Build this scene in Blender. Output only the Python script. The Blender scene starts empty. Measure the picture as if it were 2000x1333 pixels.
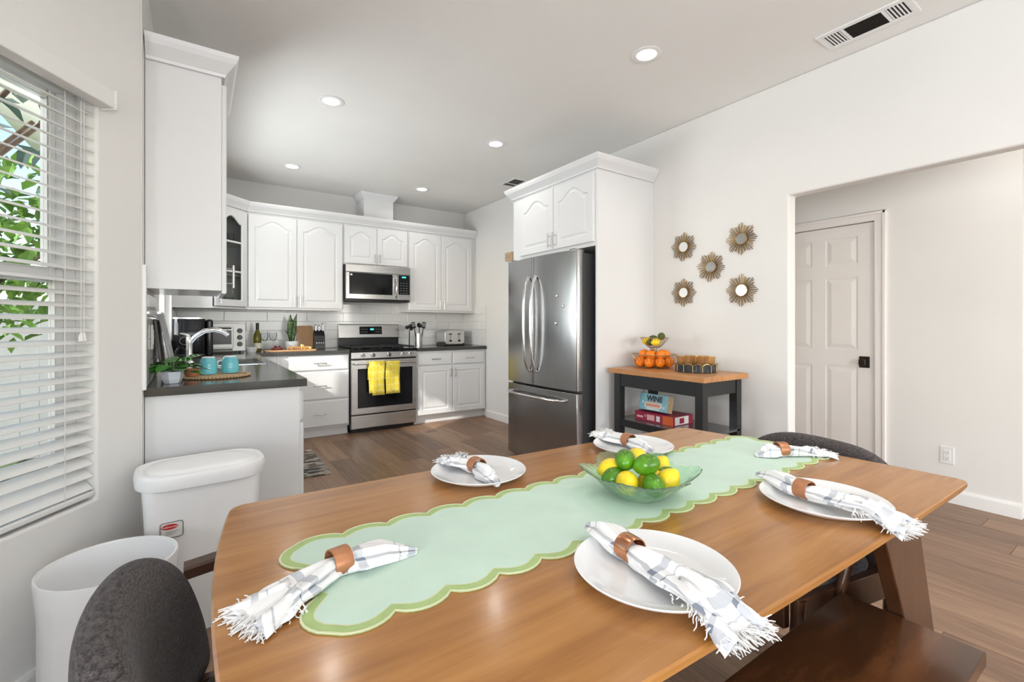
import bpy, bmesh, math, random
from mathutils import Vector, Matrix
random.seed(7)
S = bpy.context.scene
COL = S.collection
R = math.radians
PI = math.pi

# ---------------------------------------------------------------- camera
cd = bpy.data.cameras.new('camera'); cam = bpy.data.objects.new('camera', cd); COL.objects.link(cam)
cam.location = (0, 0, 1.189); cam.rotation_euler = (R(90), 0, R(-34.27))
cd.sensor_fit = 'HORIZONTAL'; cd.sensor_width = 36; cd.lens = 36*903/2000; cd.shift_y = -32/2000
cd.clip_start = .02; cd.clip_end = 200
S.camera = cam
# ---------------------------------------------------------------- world, exposure
S.view_settings.view_transform = 'Standard'; S.view_settings.look = 'None'
S.view_settings.gamma = 1; S.view_settings.use_curve_mapping = False
S.view_settings.exposure = 0.5
W = bpy.data.worlds.new('world'); S.world = W; W.use_nodes = True
wn = W.node_tree; wn.nodes.clear()
wo = wn.nodes.new('ShaderNodeOutputWorld'); wb = wn.nodes.new('ShaderNodeBackground')
sk = wn.nodes.new('ShaderNodeTexSky'); sk.sky_type = 'NISHITA'; sk.sun_disc = False
sk.sun_elevation = R(28); sk.sun_rotation = R(238)
wn.links.new(sk.outputs[0], wb.inputs[0]); wn.links.new(wb.outputs[0], wo.inputs[0]); wb.inputs[1].default_value = .30

# geometry constants
XL, XR, YB, ZC = -.19, 3.096, 5.748, 2.743
XH = 4.161                      # hall wall
C0 = (-.19, 2.46)               # corner where the angled window wall starts
WANG = R(237.3)                 # its local +X runs away from the corner, local +Y into the room
CT = .914                       # counter height
TZ = .755                       # table height
YREAR = -2.6

def area(name, loc, rot, sx, sy, power, col=(1, 1, 1), spread=None, shape='RECTANGLE'):
    l = bpy.data.lights.new(name, 'AREA'); l.shape = shape; l.size = sx
    if shape == 'RECTANGLE': l.size_y = sy
    l.energy = power; l.color = col
    if spread: l.spread = spread
    o = bpy.data.objects.new(name, l); COL.objects.link(o); o.location = loc; o.rotation_euler = rot
    return o
# daylight entering through the glazed rear wall behind the camera and the sink window
area('side_fill', (-1.55, -.75, 1.2), (0, R(-125), 0), 1.3, 1.7, 86, (.95, .975, 1))  # unseen side lamp added to brighten the area near the camera
# (tilted up to brighten the ceiling)
area('daylight_rear', (.9, YREAR-.45, 1.3), (R(124), 0, 0), 3.3, 1.5, 66, (.95, .975, 1))
area('daylight_hall', (3.7, YREAR-.3, 1.55), (R(38), 0, 0), .8, 1.2, 52, (1, .97, .92))
area('daylight_sink', (XL-.30, 4.0, 1.35), (0, R(-125), 0), .9, 1.4, 36, (.95, .975, 1))
sl = bpy.data.lights.new('sun', 'SUN'); sl.energy = 3.; sl.angle = R(1.); sl.color = (1, .95, .86)
so_ = bpy.data.objects.new('sun', sl); COL.objects.link(so_); so_.rotation_euler = Vector((.8, .5, -.5)).to_track_quat('-Z', 'Y').to_euler()

# ---------------------------------------------------------------- materials
MATS = {}
def newmat(name):
    m = bpy.data.materials.new(name); m.use_nodes = True
    nt = m.node_tree; b = nt.nodes['Principled BSDF']
    return m, nt, b
def N(nt, t, **kw):
    n = nt.nodes.new(t)
    for k, v in kw.items():
        if k[0] == 'i' and k[1:].isdigit(): n.inputs[int(k[1:])].default_value = v
        elif k in n.inputs.keys() if hasattr(n.inputs, 'keys') else False: n.inputs[k].default_value = v
        else: setattr(n, k, v)
    return n
def ramp(nt, stops):
    r = nt.nodes.new('ShaderNodeValToRGB'); e = r.color_ramp.elements
    while len(e) > 1: e.remove(e[0])
    e[0].position = stops[0][0]; e[0].color = (*stops[0][1], 1)
    for p, c in stops[1:]:
        x = e.new(p); x.color = (*c, 1)
    return r
def mapping(nt, scale, coord='Object', rot=(0, 0, 0)):
    tc = nt.nodes.new('ShaderNodeTexCoord'); mp = nt.nodes.new('ShaderNodeMapping')
    mp.inputs['Scale'].default_value = scale; mp.inputs['Rotation'].default_value = rot
    nt.links.new(tc.outputs[coord], mp.inputs[0]); return mp
def bump(nt, b, src, strength=.1, dist=.002):
    n = nt.nodes.new('ShaderNodeBump'); n.inputs['Strength'].default_value = strength; n.inputs['Distance'].default_value = dist
    nt.links.new(src, n.inputs['Height']); nt.links.new(n.outputs[0], b.inputs['Normal'])
def plain(name, col, rough=.5, metal=0., spec=.5, var=.06, nscale=6., bmp=0., bscale=200., coat=0., trans=0., ior=1.45, emis=0., stretch=(1, 1, 1), sheen=0.):
    m, nt, b = newmat(name); MATS[name] = m
    b.inputs['Roughness'].default_value = rough; b.inputs['Metallic'].default_value = metal
    b.inputs['Specular IOR Level'].default_value = spec; b.inputs['IOR'].default_value = ior
    b.inputs['Coat Weight'].default_value = coat; b.inputs['Coat Roughness'].default_value = .08
    b.inputs['Transmission Weight'].default_value = trans; b.inputs['Sheen Weight'].default_value = sheen
    mp = mapping(nt, stretch)
    n = N(nt, 'ShaderNodeTexNoise'); n.inputs['Scale'].default_value = nscale; n.inputs['Detail'].default_value = 4
    nt.links.new(mp.outputs[0], n.inputs['Vector'])
    lo = tuple(max(0, c*(1-var)) for c in col); hi = tuple(min(1, c*(1+var)) for c in col)
    r = ramp(nt, [(.3, lo), (.7, hi)]); nt.links.new(n.outputs[0], r.inputs[0]); nt.links.new(r.outputs[0], b.inputs['Base Color'])
    if bmp:
        n2 = N(nt, 'ShaderNodeTexNoise'); n2.inputs['Scale'].default_value = bscale; n2.inputs['Detail'].default_value = 3
        nt.links.new(mp.outputs[0], n2.inputs['Vector']); bump(nt, b, n2.outputs[0], bmp)
    if emis:
        b.inputs['Emission Color'].default_value = (*col, 1); b.inputs['Emission Strength'].default_value = emis
    return m
def wood(name, stops, scale=(1.2, 14, 14), rough=.3, coat=.2, coord='Object', detail=6, objrand=0., fine=.25, dist=1.2):
    m, nt, b = newmat(name); MATS[name] = m
    b.inputs['Roughness'].default_value = rough; b.inputs['Coat Weight'].default_value = coat; b.inputs['Coat Roughness'].default_value = .12
    mp = mapping(nt, scale, coord)
    vec = mp.outputs[0]
    oi = nt.nodes.new('ShaderNodeObjectInfo')
    if objrand:
        ad = nt.nodes.new('ShaderNodeVectorMath'); ad.operation = 'ADD'
        mu = nt.nodes.new('ShaderNodeVectorMath'); mu.operation = 'SCALE'; mu.inputs['Scale'].default_value = 1
        cb = nt.nodes.new('ShaderNodeCombineXYZ')
        mm = N(nt, 'ShaderNodeMath', operation='MULTIPLY'); mm.inputs[1].default_value = 37.
        nt.links.new(oi.outputs['Random'], mm.inputs[0]); nt.links.new(mm.outputs[0], cb.inputs[0]); nt.links.new(mm.outputs[0], cb.inputs[1])
        nt.links.new(vec, ad.inputs[0]); nt.links.new(cb.outputs[0], ad.inputs[1]); vec = ad.outputs[0]
    n = N(nt, 'ShaderNodeTexNoise'); n.inputs['Scale'].default_value = 1; n.inputs['Detail'].default_value = detail; n.inputs['Distortion'].default_value = dist
    nt.links.new(vec, n.inputs['Vector'])
    n2 = N(nt, 'ShaderNodeTexNoise'); n2.inputs['Scale'].default_value = 6; n2.inputs['Detail'].default_value = 5
    nt.links.new(vec, n2.inputs['Vector'])
    mx = N(nt, 'ShaderNodeMix'); mx.inputs[0].default_value = fine
    nt.links.new(n.outputs[0], mx.inputs[2]); nt.links.new(n2.outputs[0], mx.inputs[3])
    src = mx.outputs[0]
    if objrand:
        a = N(nt, 'ShaderNodeMath', operation='MULTIPLY_ADD'); a.inputs[1].default_value = objrand; a.inputs[2].default_value = -objrand/2
        nt.links.new(oi.outputs['Random'], a.inputs[0]); s = N(nt, 'ShaderNodeMath', operation='ADD')
        nt.links.new(src, s.inputs[0]); nt.links.new(a.outputs[0], s.inputs[1]); src = s.outputs[0]
    r = ramp(nt, stops); nt.links.new(src, r.inputs[0]); nt.links.new(r.outputs[0], b.inputs['Base Color'])
    bump(nt, b, n2.outputs[0], .04, .001)
    return m
def thin_glass(name, tint=(1, 1, 1), refl=.12, rough=.02):
    m = bpy.data.materials.new(name); m.use_nodes = True; nt = m.node_tree; nt.nodes.clear(); MATS[name] = m
    o = nt.nodes.new('ShaderNodeOutputMaterial'); t = nt.nodes.new('ShaderNodeBsdfTransparent'); g = nt.nodes.new('ShaderNodeBsdfGlossy')
    t.inputs[0].default_value = (*tint, 1); g.inputs['Roughness'].default_value = rough
    lw = nt.nodes.new('ShaderNodeLayerWeight'); lw.inputs[0].default_value = refl
    mx = nt.nodes.new('ShaderNodeMixShader')
    nt.links.new(lw.outputs['Fresnel'], mx.inputs[0]); nt.links.new(t.outputs[0], mx.inputs[1]); nt.links.new(g.outputs[0], mx.inputs[2]); nt.links.new(mx.outputs[0], o.inputs[0])
    return m
def brushed(name, col, rough=.28, axis=2, var=.1):
    m, nt, b = newmat(name); MATS[name] = m
    b.inputs['Metallic'].default_value = 1; b.inputs['Base Color'].default_value = (*col, 1)
    sc = [260, 260, 260]; sc[axis] = 2
    mp = mapping(nt, sc); n = N(nt, 'ShaderNodeTexNoise'); n.inputs['Scale'].default_value = 1; n.inputs['Detail'].default_value = 2
    nt.links.new(mp.outputs[0], n.inputs['Vector'])
    mr = N(nt, 'ShaderNodeMapRange'); mr.inputs['To Min'].default_value = rough-.06; mr.inputs['To Max'].default_value = rough+.08
    nt.links.new(n.outputs[0], mr.inputs[0]); nt.links.new(mr.outputs[0], b.inputs['Roughness'])
    bump(nt, b, n.outputs[0], .03, .0005)
    return m
def fabric(name, c1, c2, scale=420, rough=.9, bmp=.35):
    m, nt, b = newmat(name); MATS[name] = m
    b.inputs['Roughness'].default_value = rough; b.inputs['Sheen Weight'].default_value = .08; b.inputs['Specular IOR Level'].default_value = .15
    mp = mapping(nt, (1, 1, 1)); n = N(nt, 'ShaderNodeTexNoise'); n.inputs['Scale'].default_value = scale; n.inputs['Detail'].default_value = 3
    mp2 = mapping(nt, (1, 1, 6)); n2 = N(nt, 'ShaderNodeTexNoise'); n2.inputs['Scale'].default_value = scale*.25; n2.inputs['Detail'].default_value = 2
    nt.links.new(mp.outputs[0], n.inputs['Vector']); nt.links.new(mp2.outputs[0], n2.inputs['Vector'])
    mx = N(nt, 'ShaderNodeMix'); mx.inputs[0].default_value = .5; nt.links.new(n.outputs[0], mx.inputs[2]); nt.links.new(n2.outputs[0], mx.inputs[3])
    r = ramp(nt, [(.36, c1), (.64, c2)]); nt.links.new(mx.outputs[0], r.inputs[0]); nt.links.new(r.outputs[0], b.inputs['Base Color'])
    bump(nt, b, mx.outputs[0], bmp, .002)
    return m

plain('wall', (.80, .788, .765), .75, var=.015, nscale=2, bmp=.12, bscale=70, spec=.25)
plain('ceiling', (.87, .855, .825), .85, var=.015, nscale=2, bmp=.1, bscale=60, spec=.2)
plain('trim', (.87, .865, .85), .4, var=.01)
plain('cabinet', (.77, .77, .775), .32, var=.008, nscale=3, coat=.08)
plain('doorpaint', (.86, .825, .80), .42, var=.012)
plain('tile', (.80, .80, .79), .12, var=.02, nscale=3, coat=.15)
plain('grout', (.42, .41, .40), .9, var=.05)
plain('quartz', (.062, .060, .054), .13, var=.22, nscale=260, spec=.55)
wood('floorplank', [(.25, (.135, .075, .047)), (.5, (.25, .145, .088)), (.78, (.37, .225, .14))], scale=(22, 1.6, 8), rough=.42, coat=0, objrand=.30, fine=.35)
wood('walnut', [(.22, (.23, .085, .017)), (.5, (.38, .162, .039)), (.8, (.50, .240, .068))], scale=(1.6, 22, 22), rough=.2, coat=.15, dist=.7)
wood('benchwood', [(.25, (.026, .012, .005)), (.5, (.072, .028, .011)), (.75, (.17, .062, .02))], scale=(1.1, 7, 7), rough=.22, coat=.4, fine=.35, dist=.6)
wood('legwood', [(.25, (.045, .017, .007)), (.5, (.075, .029, .012)), (.8, (.11, .046, .019))], scale=(14, 14, 1.5), rough=.32, coat=.25)
wood('butcher', [(.25, (.36, .15, .05)), (.5, (.50, .23, .085)), (.8, (.62, .32, .13))], scale=(18, 2, 8), rough=.4, coat=.1)
wood('boardwood', [(.25, (.36, .19, .085)), (.5, (.52, .30, .145)), (.8, (.63, .40, .21))], scale=(9, 2, 2), rough=.5, coat=0)
brushed('stainless', (.56, .55, .54), .28, 0)
brushed('darksteel', (.30, .295, .28), .36, 0)
brushed('fridgesteel', (.38, .38, .385), .23, 2)
plain('chrome', (.78, .78, .78), .12, 1., var=.02)
plain('nickel', (.62, .61, .60), .25, 1., var=.02)
plain('fridgeside', (.085, .087, .092), .42, .3, var=.03, bmp=.08, bscale=400)
plain('black', (.012, .012, .013), .3, var=.1)
plain('blackgloss', (.006, .006, .007), .1, var=.1, spec=.35)
plain('castiron', (.02, .02, .021), .55, var=.1)
plain('screenglass', (.012, .014, .016), .16, var=.05, spec=.3)
plain('blackpaint', (.018, .018, .019), .38, var=.05)
plain('bronze', (.035, .026, .02), .35, .6, var=.1)
plain('white', (.83, .83, .83), .35, var=.01)
plain('plastic', (.89, .89, .89), .33, var=.008, coat=.05)
plain('liner', (.82, .82, .82), .3, var=.02, bmp=.5, bscale=25)
plain('ceramic', (.80, .80, .80), .1, var=.01, coat=.3)
plain('slat', (.80, .79, .77), .4, var=.01)
plain('cord', (.74, .73, .70), .8, var=.02)
plain('vinyl', (.80, .80, .79), .4, var=.01)
plain('lightlens', (1., .95, .86), .4, var=.0, emis=9.)
plain('brasswire', (.46, .34, .18), .3, .9, var=.05)
plain('gold', (.30, .19, .075), .38, .8, var=.12, nscale=60)
plain('mirror', (.86, .88, .88), .03, 1., var=.0)
plain('copper', (.62, .28, .15), .22, 1., var=.08, nscale=40)
plain('ringwood', (.42, .18, .085), .38, .35, var=.12, nscale=60)
plain('lemon', (.86, .62, .02), .35, var=.06, nscale=30, bmp=.25, bscale=180, coat=.1)
plain('lime', (.075, .22, .008), .25, var=.45, nscale=22, bmp=.2, bscale=180, coat=.15)
plain('avocado', (.06, .085, .012), .5, var=.35, nscale=40, bmp=.4, bscale=160)
plain('orange', (.88, .22, .008), .4, var=.08, nscale=30, bmp=.3, bscale=220)
plain('leafgreen', (.05, .23, .03), .35, var=.35, nscale=50, coat=.1)
plain('stemgreen', (.06, .14, .03), .5, var=.2)
plain('soil', (.06, .04, .03), .95, var=.4, nscale=80, bmp=.6, bscale=120)
plain('potwhite', (.66, .70, .77), .45, var=.02)
plain('teal', (.15, .55, .62), .16, var=.10, nscale=14, coat=.4)
plain('terracotta', (.42, .16, .07), .55, var=.15, nscale=25)
plain('rattan', (.50, .34, .19), .7, var=.3, nscale=120, bmp=.6, bscale=150)
plain('slateboard', (.36, .36, .37), .35, var=.1, nscale=12)
plain('rimdark', (.10, .09, .08), .4, var=.1)
plain('bottleglass', (.28, .26, .03), .05, var=.05, trans=.75, ior=1.45)
plain('foil', (.03, .03, .03), .35, var=.05)
plain('amberglass', (.88, .66, .38), .06, var=.08, trans=.92, ior=1.2)
plain('smokeglass', (.05, .06, .07), .1, var=.1, trans=.35)
plain('greenglass', (.74, .96, .77), .05, var=.06, nscale=40, trans=.92, ior=1.25, bmp=.35, bscale=70)
thin_glass('paneglass', (.97, .985, .985), .08)
thin_glass('cabglass', (.80, .82, .81), .2)
thin_glass('clearglass', (.975, .985, .985), .12)
plain('runner', (.56, .70, .60), .85, var=.03, nscale=12, bmp=.25, bscale=700, spec=.15)
plain('runnerborder', (.40, .52, .23), .85, var=.06, nscale=60, bmp=.25, bscale=500, spec=.15)
plain('runneredge', (.66, .69, .44), .85, var=.04, spec=.15)
fabric('charcoal', (.024, .020, .020), (.115, .098, .097), 330)
plain('wineblue', (.20, .45, .53), .35, var=.15, nscale=14)
plain('winetop', (.02, .09, .11), .4, var=.05)
plain('tan', (.52, .38, .22), .5, var=.2, nscale=40)
plain('textblack', (.015, .012, .015), .5)
plain('salmon', (.78, .30, .20), .5, var=.05)
plain('cream', (.80, .76, .64), .5, var=.04)
plain('magenta', (.32, .02, .055), .4, var=.15, nscale=10)
plain('pinkpatch', (.72, .42, .42), .5, var=.1)
plain('redorange', (.65, .12, .03), .4, var=.05)
plain('logored', (.55, .02, .015), .4)
plain('graytext', (.35, .35, .35), .5)
plain('grape', (.10, .012, .014), .25, var=.3, nscale=40, coat=.2)
plain('cracker', (.72, .38, .12), .7, var=.25, nscale=90, bmp=.3)
plain('cheese', (.82, .68, .30), .5, var=.06)
plain('shelfgloss', (.16, .155, .15), .12, .6, var=.1)
plain('paper', (.75, .74, .72), .6, var=.02)
plain('led', (.05, .5, .5), .4, emis=1.2)
plain('vinylhole', (.02, .016, .012), .8)
plain('beige', (.62, .46, .32), .5, var=.03)
plain('bark', (.10, .07, .05), .9, var=.3, nscale=30, bmp=.6)
plain('treeleaf', (.14, .27, .05), .5, var=.4, nscale=3)
plain('darkleaf', (.05, .085, .07), .5, var=.3, nscale=5)
plain('grass', (.10, .15, .05), .9, var=.4, nscale=2)
plain('fencegrey', (.50, .50, .49), .8, var=.1, nscale=3)
plain('sinkwhite', (.82, .84, .88), .15, var=.01, coat=.2)
# striped snake plant leaf
def snake_mat():
    m, nt, b = newmat('snakeleaf'); MATS['snakeleaf'] = m; b.inputs['Roughness'].default_value = .4
    mp = mapping(nt, (12, 12, 90)); n = N(nt, 'ShaderNodeTexNoise'); n.inputs['Scale'].default_value = 1; n.inputs['Distortion'].default_value = .8
    nt.links.new(mp.outputs[0], n.inputs['Vector']); r = ramp(nt, [(.38, (.012, .04, .014)), (.55, (.05, .13, .03)), (.66, (.22, .30, .07))])
    nt.links.new(n.outputs[0], r.inputs[0]); nt.links.new(r.outputs[0], b.inputs['Base Color'])
snake_mat()
def stripeleaf_mat():
    m, nt, b = newmat('stripeleaf'); MATS['stripeleaf'] = m; b.inputs['Roughness'].default_value = .35
    tc = nt.nodes.new('ShaderNodeTexCoord'); w = N(nt, 'ShaderNodeTexWave', wave_type='BANDS', bands_direction='Y'); w.inputs['Scale'].default_value = 16; w.inputs['Distortion'].default_value = .6
    nt.links.new(tc.outputs['Object'], w.inputs['Vector']); r = ramp(nt, [(.3, (.02, .13, .02)), (.75, (.06, .22, .04)), (.95, (.42, .55, .33))])
    nt.links.new(w.outputs[0], r.inputs[0]); nt.links.new(r.outputs[0], b.inputs['Base Color'])
stripeleaf_mat()
def towel_mat():
    m, nt, b = newmat('towel'); MATS['towel'] = m; b.inputs['Roughness'].default_value = .95; b.inputs['Sheen Weight'].default_value = .3
    mp = mapping(nt, (24, 1, 14)); v = N(nt, 'ShaderNodeTexVoronoi', feature='DISTANCE_TO_EDGE'); v.inputs['Scale'].default_value = 1; v.inputs['Randomness'].default_value = .35
    nt.links.new(mp.outputs[0], v.inputs['Vector'])
    w = N(nt, 'ShaderNodeTexVoronoi', feature='DISTANCE_TO_EDGE'); w.inputs['Scale'].default_value = 2.7; w.inputs['Randomness'].default_value = .8
    nt.links.new(mp.outputs[0], w.inputs['Vector'])
    mi = N(nt, 'ShaderNodeMath', operation='MULTIPLY'); mi.inputs[1].default_value = 2.2; nt.links.new(w.outputs[0], mi.inputs[0])
    mn = N(nt, 'ShaderNodeMath', operation='MINIMUM'); nt.links.new(v.outputs[0], mn.inputs[0]); nt.links.new(mi.outputs[0], mn.inputs[1])
    r = ramp(nt, [(.02, (.82, .74, .34)), (.055, (.72, .55, .01))]); nt.links.new(mn.outputs[0], r.inputs[0]); nt.links.new(r.outputs[0], b.inputs['Base Color'])
    n = N(nt, 'ShaderNodeTexNoise'); n.inputs['Scale'].default_value = 500; bump(nt, b, n.outputs[0], .4, .002)
towel_mat()
def rug_mat():
    m, nt, b = newmat('rug'); MATS['rug'] = m; b.inputs['Roughness'].default_value = .9
    mp = mapping(nt, (1, 1, 1)); br = N(nt, 'ShaderNodeTexVoronoi', feature='F1'); br.inputs['Scale'].default_value = 9; mp2 = mapping(nt, (1, 2.2, 1)); nt.links.new(mp2.outputs[0], br.inputs['Vector'])
    n = N(nt, 'ShaderNodeTexNoise'); n.inputs['Scale'].default_value = 28; n.inputs['Detail'].default_value = 6; nt.links.new(mp.outputs[0], n.inputs['Vector'])
    sp = nt.nodes.new('ShaderNodeSeparateColor'); nt.links.new(br.outputs['Color'], sp.inputs[0])
    mx = N(nt, 'ShaderNodeMix'); mx.inputs[0].default_value = .45; nt.links.new(sp.outputs[0], mx.inputs[2]); nt.links.new(n.outputs[0], mx.inputs[3])
    r = ramp(nt, [(.2, (.03, .03, .035)), (.38, (.16, .13, .11)), (.5, (.42, .36, .29)), (.64, (.20, .24, .27)), (.8, (.55, .50, .42))])
    nt.links.new(mx.outputs[0], r.inputs[0]); nt.links.new(r.outputs[0], b.inputs['Base Color'])
rug_mat()
def plaid_mat():
    m, nt, b = newmat('plaid'); MATS['plaid'] = m; b.inputs['Roughness'].default_value = .9; b.inputs['Specular IOR Level'].default_value = .15
    uv0 = nt.nodes.new('ShaderNodeUVMap'); sp = nt.nodes.new('ShaderNodeSeparateXYZ')
    dn = N(nt, 'ShaderNodeTexNoise'); dn.inputs['Scale'].default_value = 5.; dn.inputs['Detail'].default_value = 3; nt.links.new(uv0.outputs[0], dn.inputs['Vector'])
    dm = nt.nodes.new('ShaderNodeVectorMath'); dm.operation = 'MULTIPLY_ADD'; dm.inputs[1].default_value = (.07, .12, 0); nt.links.new(dn.outputs['Color'], dm.inputs[0]); nt.links.new(uv0.outputs[0], dm.inputs[2]); nt.links.new(dm.outputs[0], sp.inputs[0])
    def stripes(ax, freq, w0, w1, ph):
        a = N(nt, 'ShaderNodeMath', operation='MULTIPLY_ADD'); a.inputs[1].default_value = freq; a.inputs[2].default_value = ph
        nt.links.new(sp.outputs[ax], a.inputs[0]); f = N(nt, 'ShaderNodeMath', operation='FRACT'); nt.links.new(a.outputs[0], f.inputs[0])
        r = nt.nodes.new('ShaderNodeValToRGB'); r.color_ramp.interpolation = 'CONSTANT'; e = r.color_ramp.elements
        e[0].position = 0; e[0].color = (0, 0, 0, 1); e[1].position = w0; e[1].color = (1, 1, 1, 1); x = e.new(w1); x.color = (0, 0, 0, 1)
        nt.links.new(f.outputs[0], r.inputs[0]); return r.outputs[0]
    s1 = stripes(0, 3.6, .30, .46, .12); s2 = stripes(1, 3., .42, .54, .05); s3 = stripes(0, 3.6, .62, .65, .12)
    ad = N(nt, 'ShaderNodeMath', operation='ADD'); nt.links.new(s1, ad.inputs[0]); nt.links.new(s2, ad.inputs[1])
    ad2 = N(nt, 'ShaderNodeMath', operation='ADD'); nt.links.new(ad.outputs[0], ad2.inputs[0]); nt.links.new(s3, ad2.inputs[1])
    n = N(nt, 'ShaderNodeTexNoise'); n.inputs['Scale'].default_value = 300
    ml = N(nt, 'ShaderNodeMath', operation='MULTIPLY'); nt.links.new(ad2.outputs[0], ml.inputs[0]); ml.inputs[1].default_value = .5
    r = ramp(nt, [(0, (.80, .79, .78)), (.5, (.50, .51, .54)), (1., (.20, .22, .27))]); nt.links.new(ml.outputs[0], r.inputs[0]); nt.links.new(r.outputs[0], b.inputs['Base Color'])
    bump(nt, b, n.outputs[0], .25, .001)
plaid_mat()
plain('fringe', (.80, .79, .78), .95, var=.05, spec=.1)

# ---------------------------------------------------------------- builders
class MB:
    def __init__(s): s.bm = bmesh.new()
    def box(s, x0, x1, y0, y1, z0, z1):
        v = [s.bm.verts.new(p) for p in ((x0, y0, z0), (x1, y0, z0), (x1, y1, z0), (x0, y1, z0), (x0, y0, z1), (x1, y0, z1), (x1, y1, z1), (x0, y1, z1))]
        for f in ((3, 2, 1, 0), (4, 5, 6, 7), (0, 1, 5, 4), (1, 2, 6, 5), (2, 3, 7, 6), (3, 0, 4, 7)): s.bm.faces.new([v[i] for i in f])
        return s
    def loft(s, rings, closed=True, cap0=True, cap1=True, wrap=False):
        V = [[s.bm.verts.new(p) for p in r] for r in rings]; n = len(V[0]); m = len(V)
        for i in range(m if wrap else m-1):
            a, b = V[i], V[(i+1) % m]
            for j in range(n if closed else n-1):
                k = (j+1) % n; s.bm.faces.new((a[j], a[k], b[k], b[j]))
        if cap0 and not wrap and closed: s.bm.faces.new(V[0][::-1])
        if cap1 and not wrap and closed: s.bm.faces.new(V[-1])
        return s
    def cyl(s, p0, p1, r0, seg=16, r1=None, cap=True):
        p0 = Vector(p0); p1 = Vector(p1); r1 = r0 if r1 is None else r1; d = (p1-p0).normalized()
        a = d.orthogonal().normalized(); b = d.cross(a)
        ring = lambda p, r: [p+(a*math.cos(2*PI*i/seg)+b*math.sin(2*PI*i/seg))*r for i in range(seg)]
        return s.loft([ring(p0, r0), ring(p1, r1)], True, cap, cap)
    def tube(s, pts, r, seg=8, closed=False, rad=None):
        P = [Vector(p) for p in pts]; n = len(P); rings = []; a = None
        for i in range(n):
            t = (P[(i+1) % n]-P[i-1]) if closed else (P[min(i+1, n-1)]-P[max(i-1, 0)])
            t.normalize()
            a = t.orthogonal().normalized() if a is None else (a-t*a.dot(t)).normalized()
            b = t.cross(a); rr = rad[i] if rad else r
            rings.append([P[i]+(a*math.cos(2*PI*k/seg)+b*math.sin(2*PI*k/seg))*rr for k in range(seg)])
        return s.loft(rings, True, True, True, wrap=closed)
    def lathe(s, prof, seg=32, c=(0, 0, 0), cap0=False, cap1=False, fn=None):
        rings = []
        for r, z in prof:
            ring = []
            for i in range(seg):
                th = 2*PI*i/seg; rr, zz = (fn(r, z, th) if fn else (r, z))
                ring.append(Vector((c[0]+rr*math.cos(th), c[1]+rr*math.sin(th), c[2]+zz)))
            rings.append(ring)
        return s.loft(rings, True, cap0, cap1)
    def prism(s, poly, z0, z1):
        return s.loft([[Vector((x, y, z0)) for x, y in poly], [Vector((x, y, z1)) for x, y in poly]])
    def prism_xz(s, poly, y0, y1):
        return s.loft([[Vector((x, y1, z)) for x, z in poly], [Vector((x, y0, z)) for x, z in poly]])
    def prism_yz(s, poly, x0, x1):
        return s.loft([[Vector((x0, y, z)) for y, z in poly], [Vector((x1, y, z)) for y, z in poly]])
    def sphere(s, c, r, u=14, v=9, sc=(1, 1, 1), tip=0., M=None):
        rings = []
        for i in range(v+1):
            ph = -PI/2+PI*i/v; rr = max(math.cos(ph), .012); zz = math.sin(ph)
            if tip: zz += tip*(abs(zz)**7)*(1 if zz > 0 else -1)
            ring = []
            for k in range(u):
                p = Vector((rr*math.cos(2*PI*k/u)*sc[0]*r, rr*math.sin(2*PI*k/u)*sc[1]*r, zz*sc[2]*r))
                if M: p = M @ p
                ring.append(p+Vector(c))
            rings.append(ring)
        return s.loft(rings)
    def sweep(s, path, prof, up=(0, 0, 1), closed=False):
        # prof: list of (out, z); path: list of (x, y); 'out' is to the right-hand side of travel
        n = len(path); rings = []
        for i in range(n):
            p = Vector((*path[i], 0))
            d0 = (Vector((*path[i], 0))-Vector((*path[i-1], 0))) if (i > 0 or closed) else None
            d1 = (Vector((*path[(i+1) % n], 0))-p) if (i < n-1 or closed) else None
            if d0 is None: d0 = d1
            if d1 is None: d1 = d0
            d0.normalize(); d1.normalize(); n0 = Vector((d0.y, -d0.x, 0)); n1 = Vector((d1.y, -d1.x, 0))
            m = n0+n1; m = m/(m.dot(n0)) if m.length > 1e-6 else n0
            rings.append([p+m*o+Vector((0, 0, z)) for o, z in prof])
        return s.loft(rings, True, True, True, wrap=closed)
    def mesh(s, name, smooth=None):
        bmesh.ops.remove_doubles(s.bm, verts=s.bm.verts, dist=1e-6)
        bmesh.ops.recalc_face_normals(s.bm, faces=s.bm.faces)
        me = bpy.data.meshes.new(name); s.bm.to_mesh(me); s.bm.free()
        if smooth is not None:
            me.polygons.foreach_set('use_smooth', [True]*len(me.polygons)); me.set_sharp_from_angle(angle=R(smooth))
        return me
    def build(s, name, mat, parent=None, w=False, loc=(0, 0, 0), rot=(0, 0, 0), smooth=None, bevel=0, seg=2):
        return put(name, s.mesh(name, smooth), mat, parent, w, loc, rot, bevel, seg)
def put(name, me, mat, parent=None, w=False, loc=(0, 0, 0), rot=(0, 0, 0), bevel=0, seg=2):
    o = bpy.data.objects.new(name, me); COL.objects.link(o)
    if mat and not me.materials: me.materials.append(MATS[mat])
    o.rotation_euler = rot; o.location = loc
    if parent is not None:
        o.parent = parent
        if w:  # mesh or location given in world coordinates under an unrotated parent chain
            off = Vector((0, 0, 0)); q = parent
            while q is not None: off += q.location; q = q.parent
            o.location = Vector(loc)-off
    if bevel:
        m = o.modifiers.new('bevel', 'BEVEL'); m.width = bevel; m.segments = seg; m.limit_method = 'ANGLE'; m.angle_limit = R(40)
    return o
def tag(o, label=None, cat=None, group=None, kind=None):
    if label: o['label'] = label
    if cat: o['category'] = cat
    if group: o['group'] = group
    if kind: o['kind'] = kind
    return o
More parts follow.
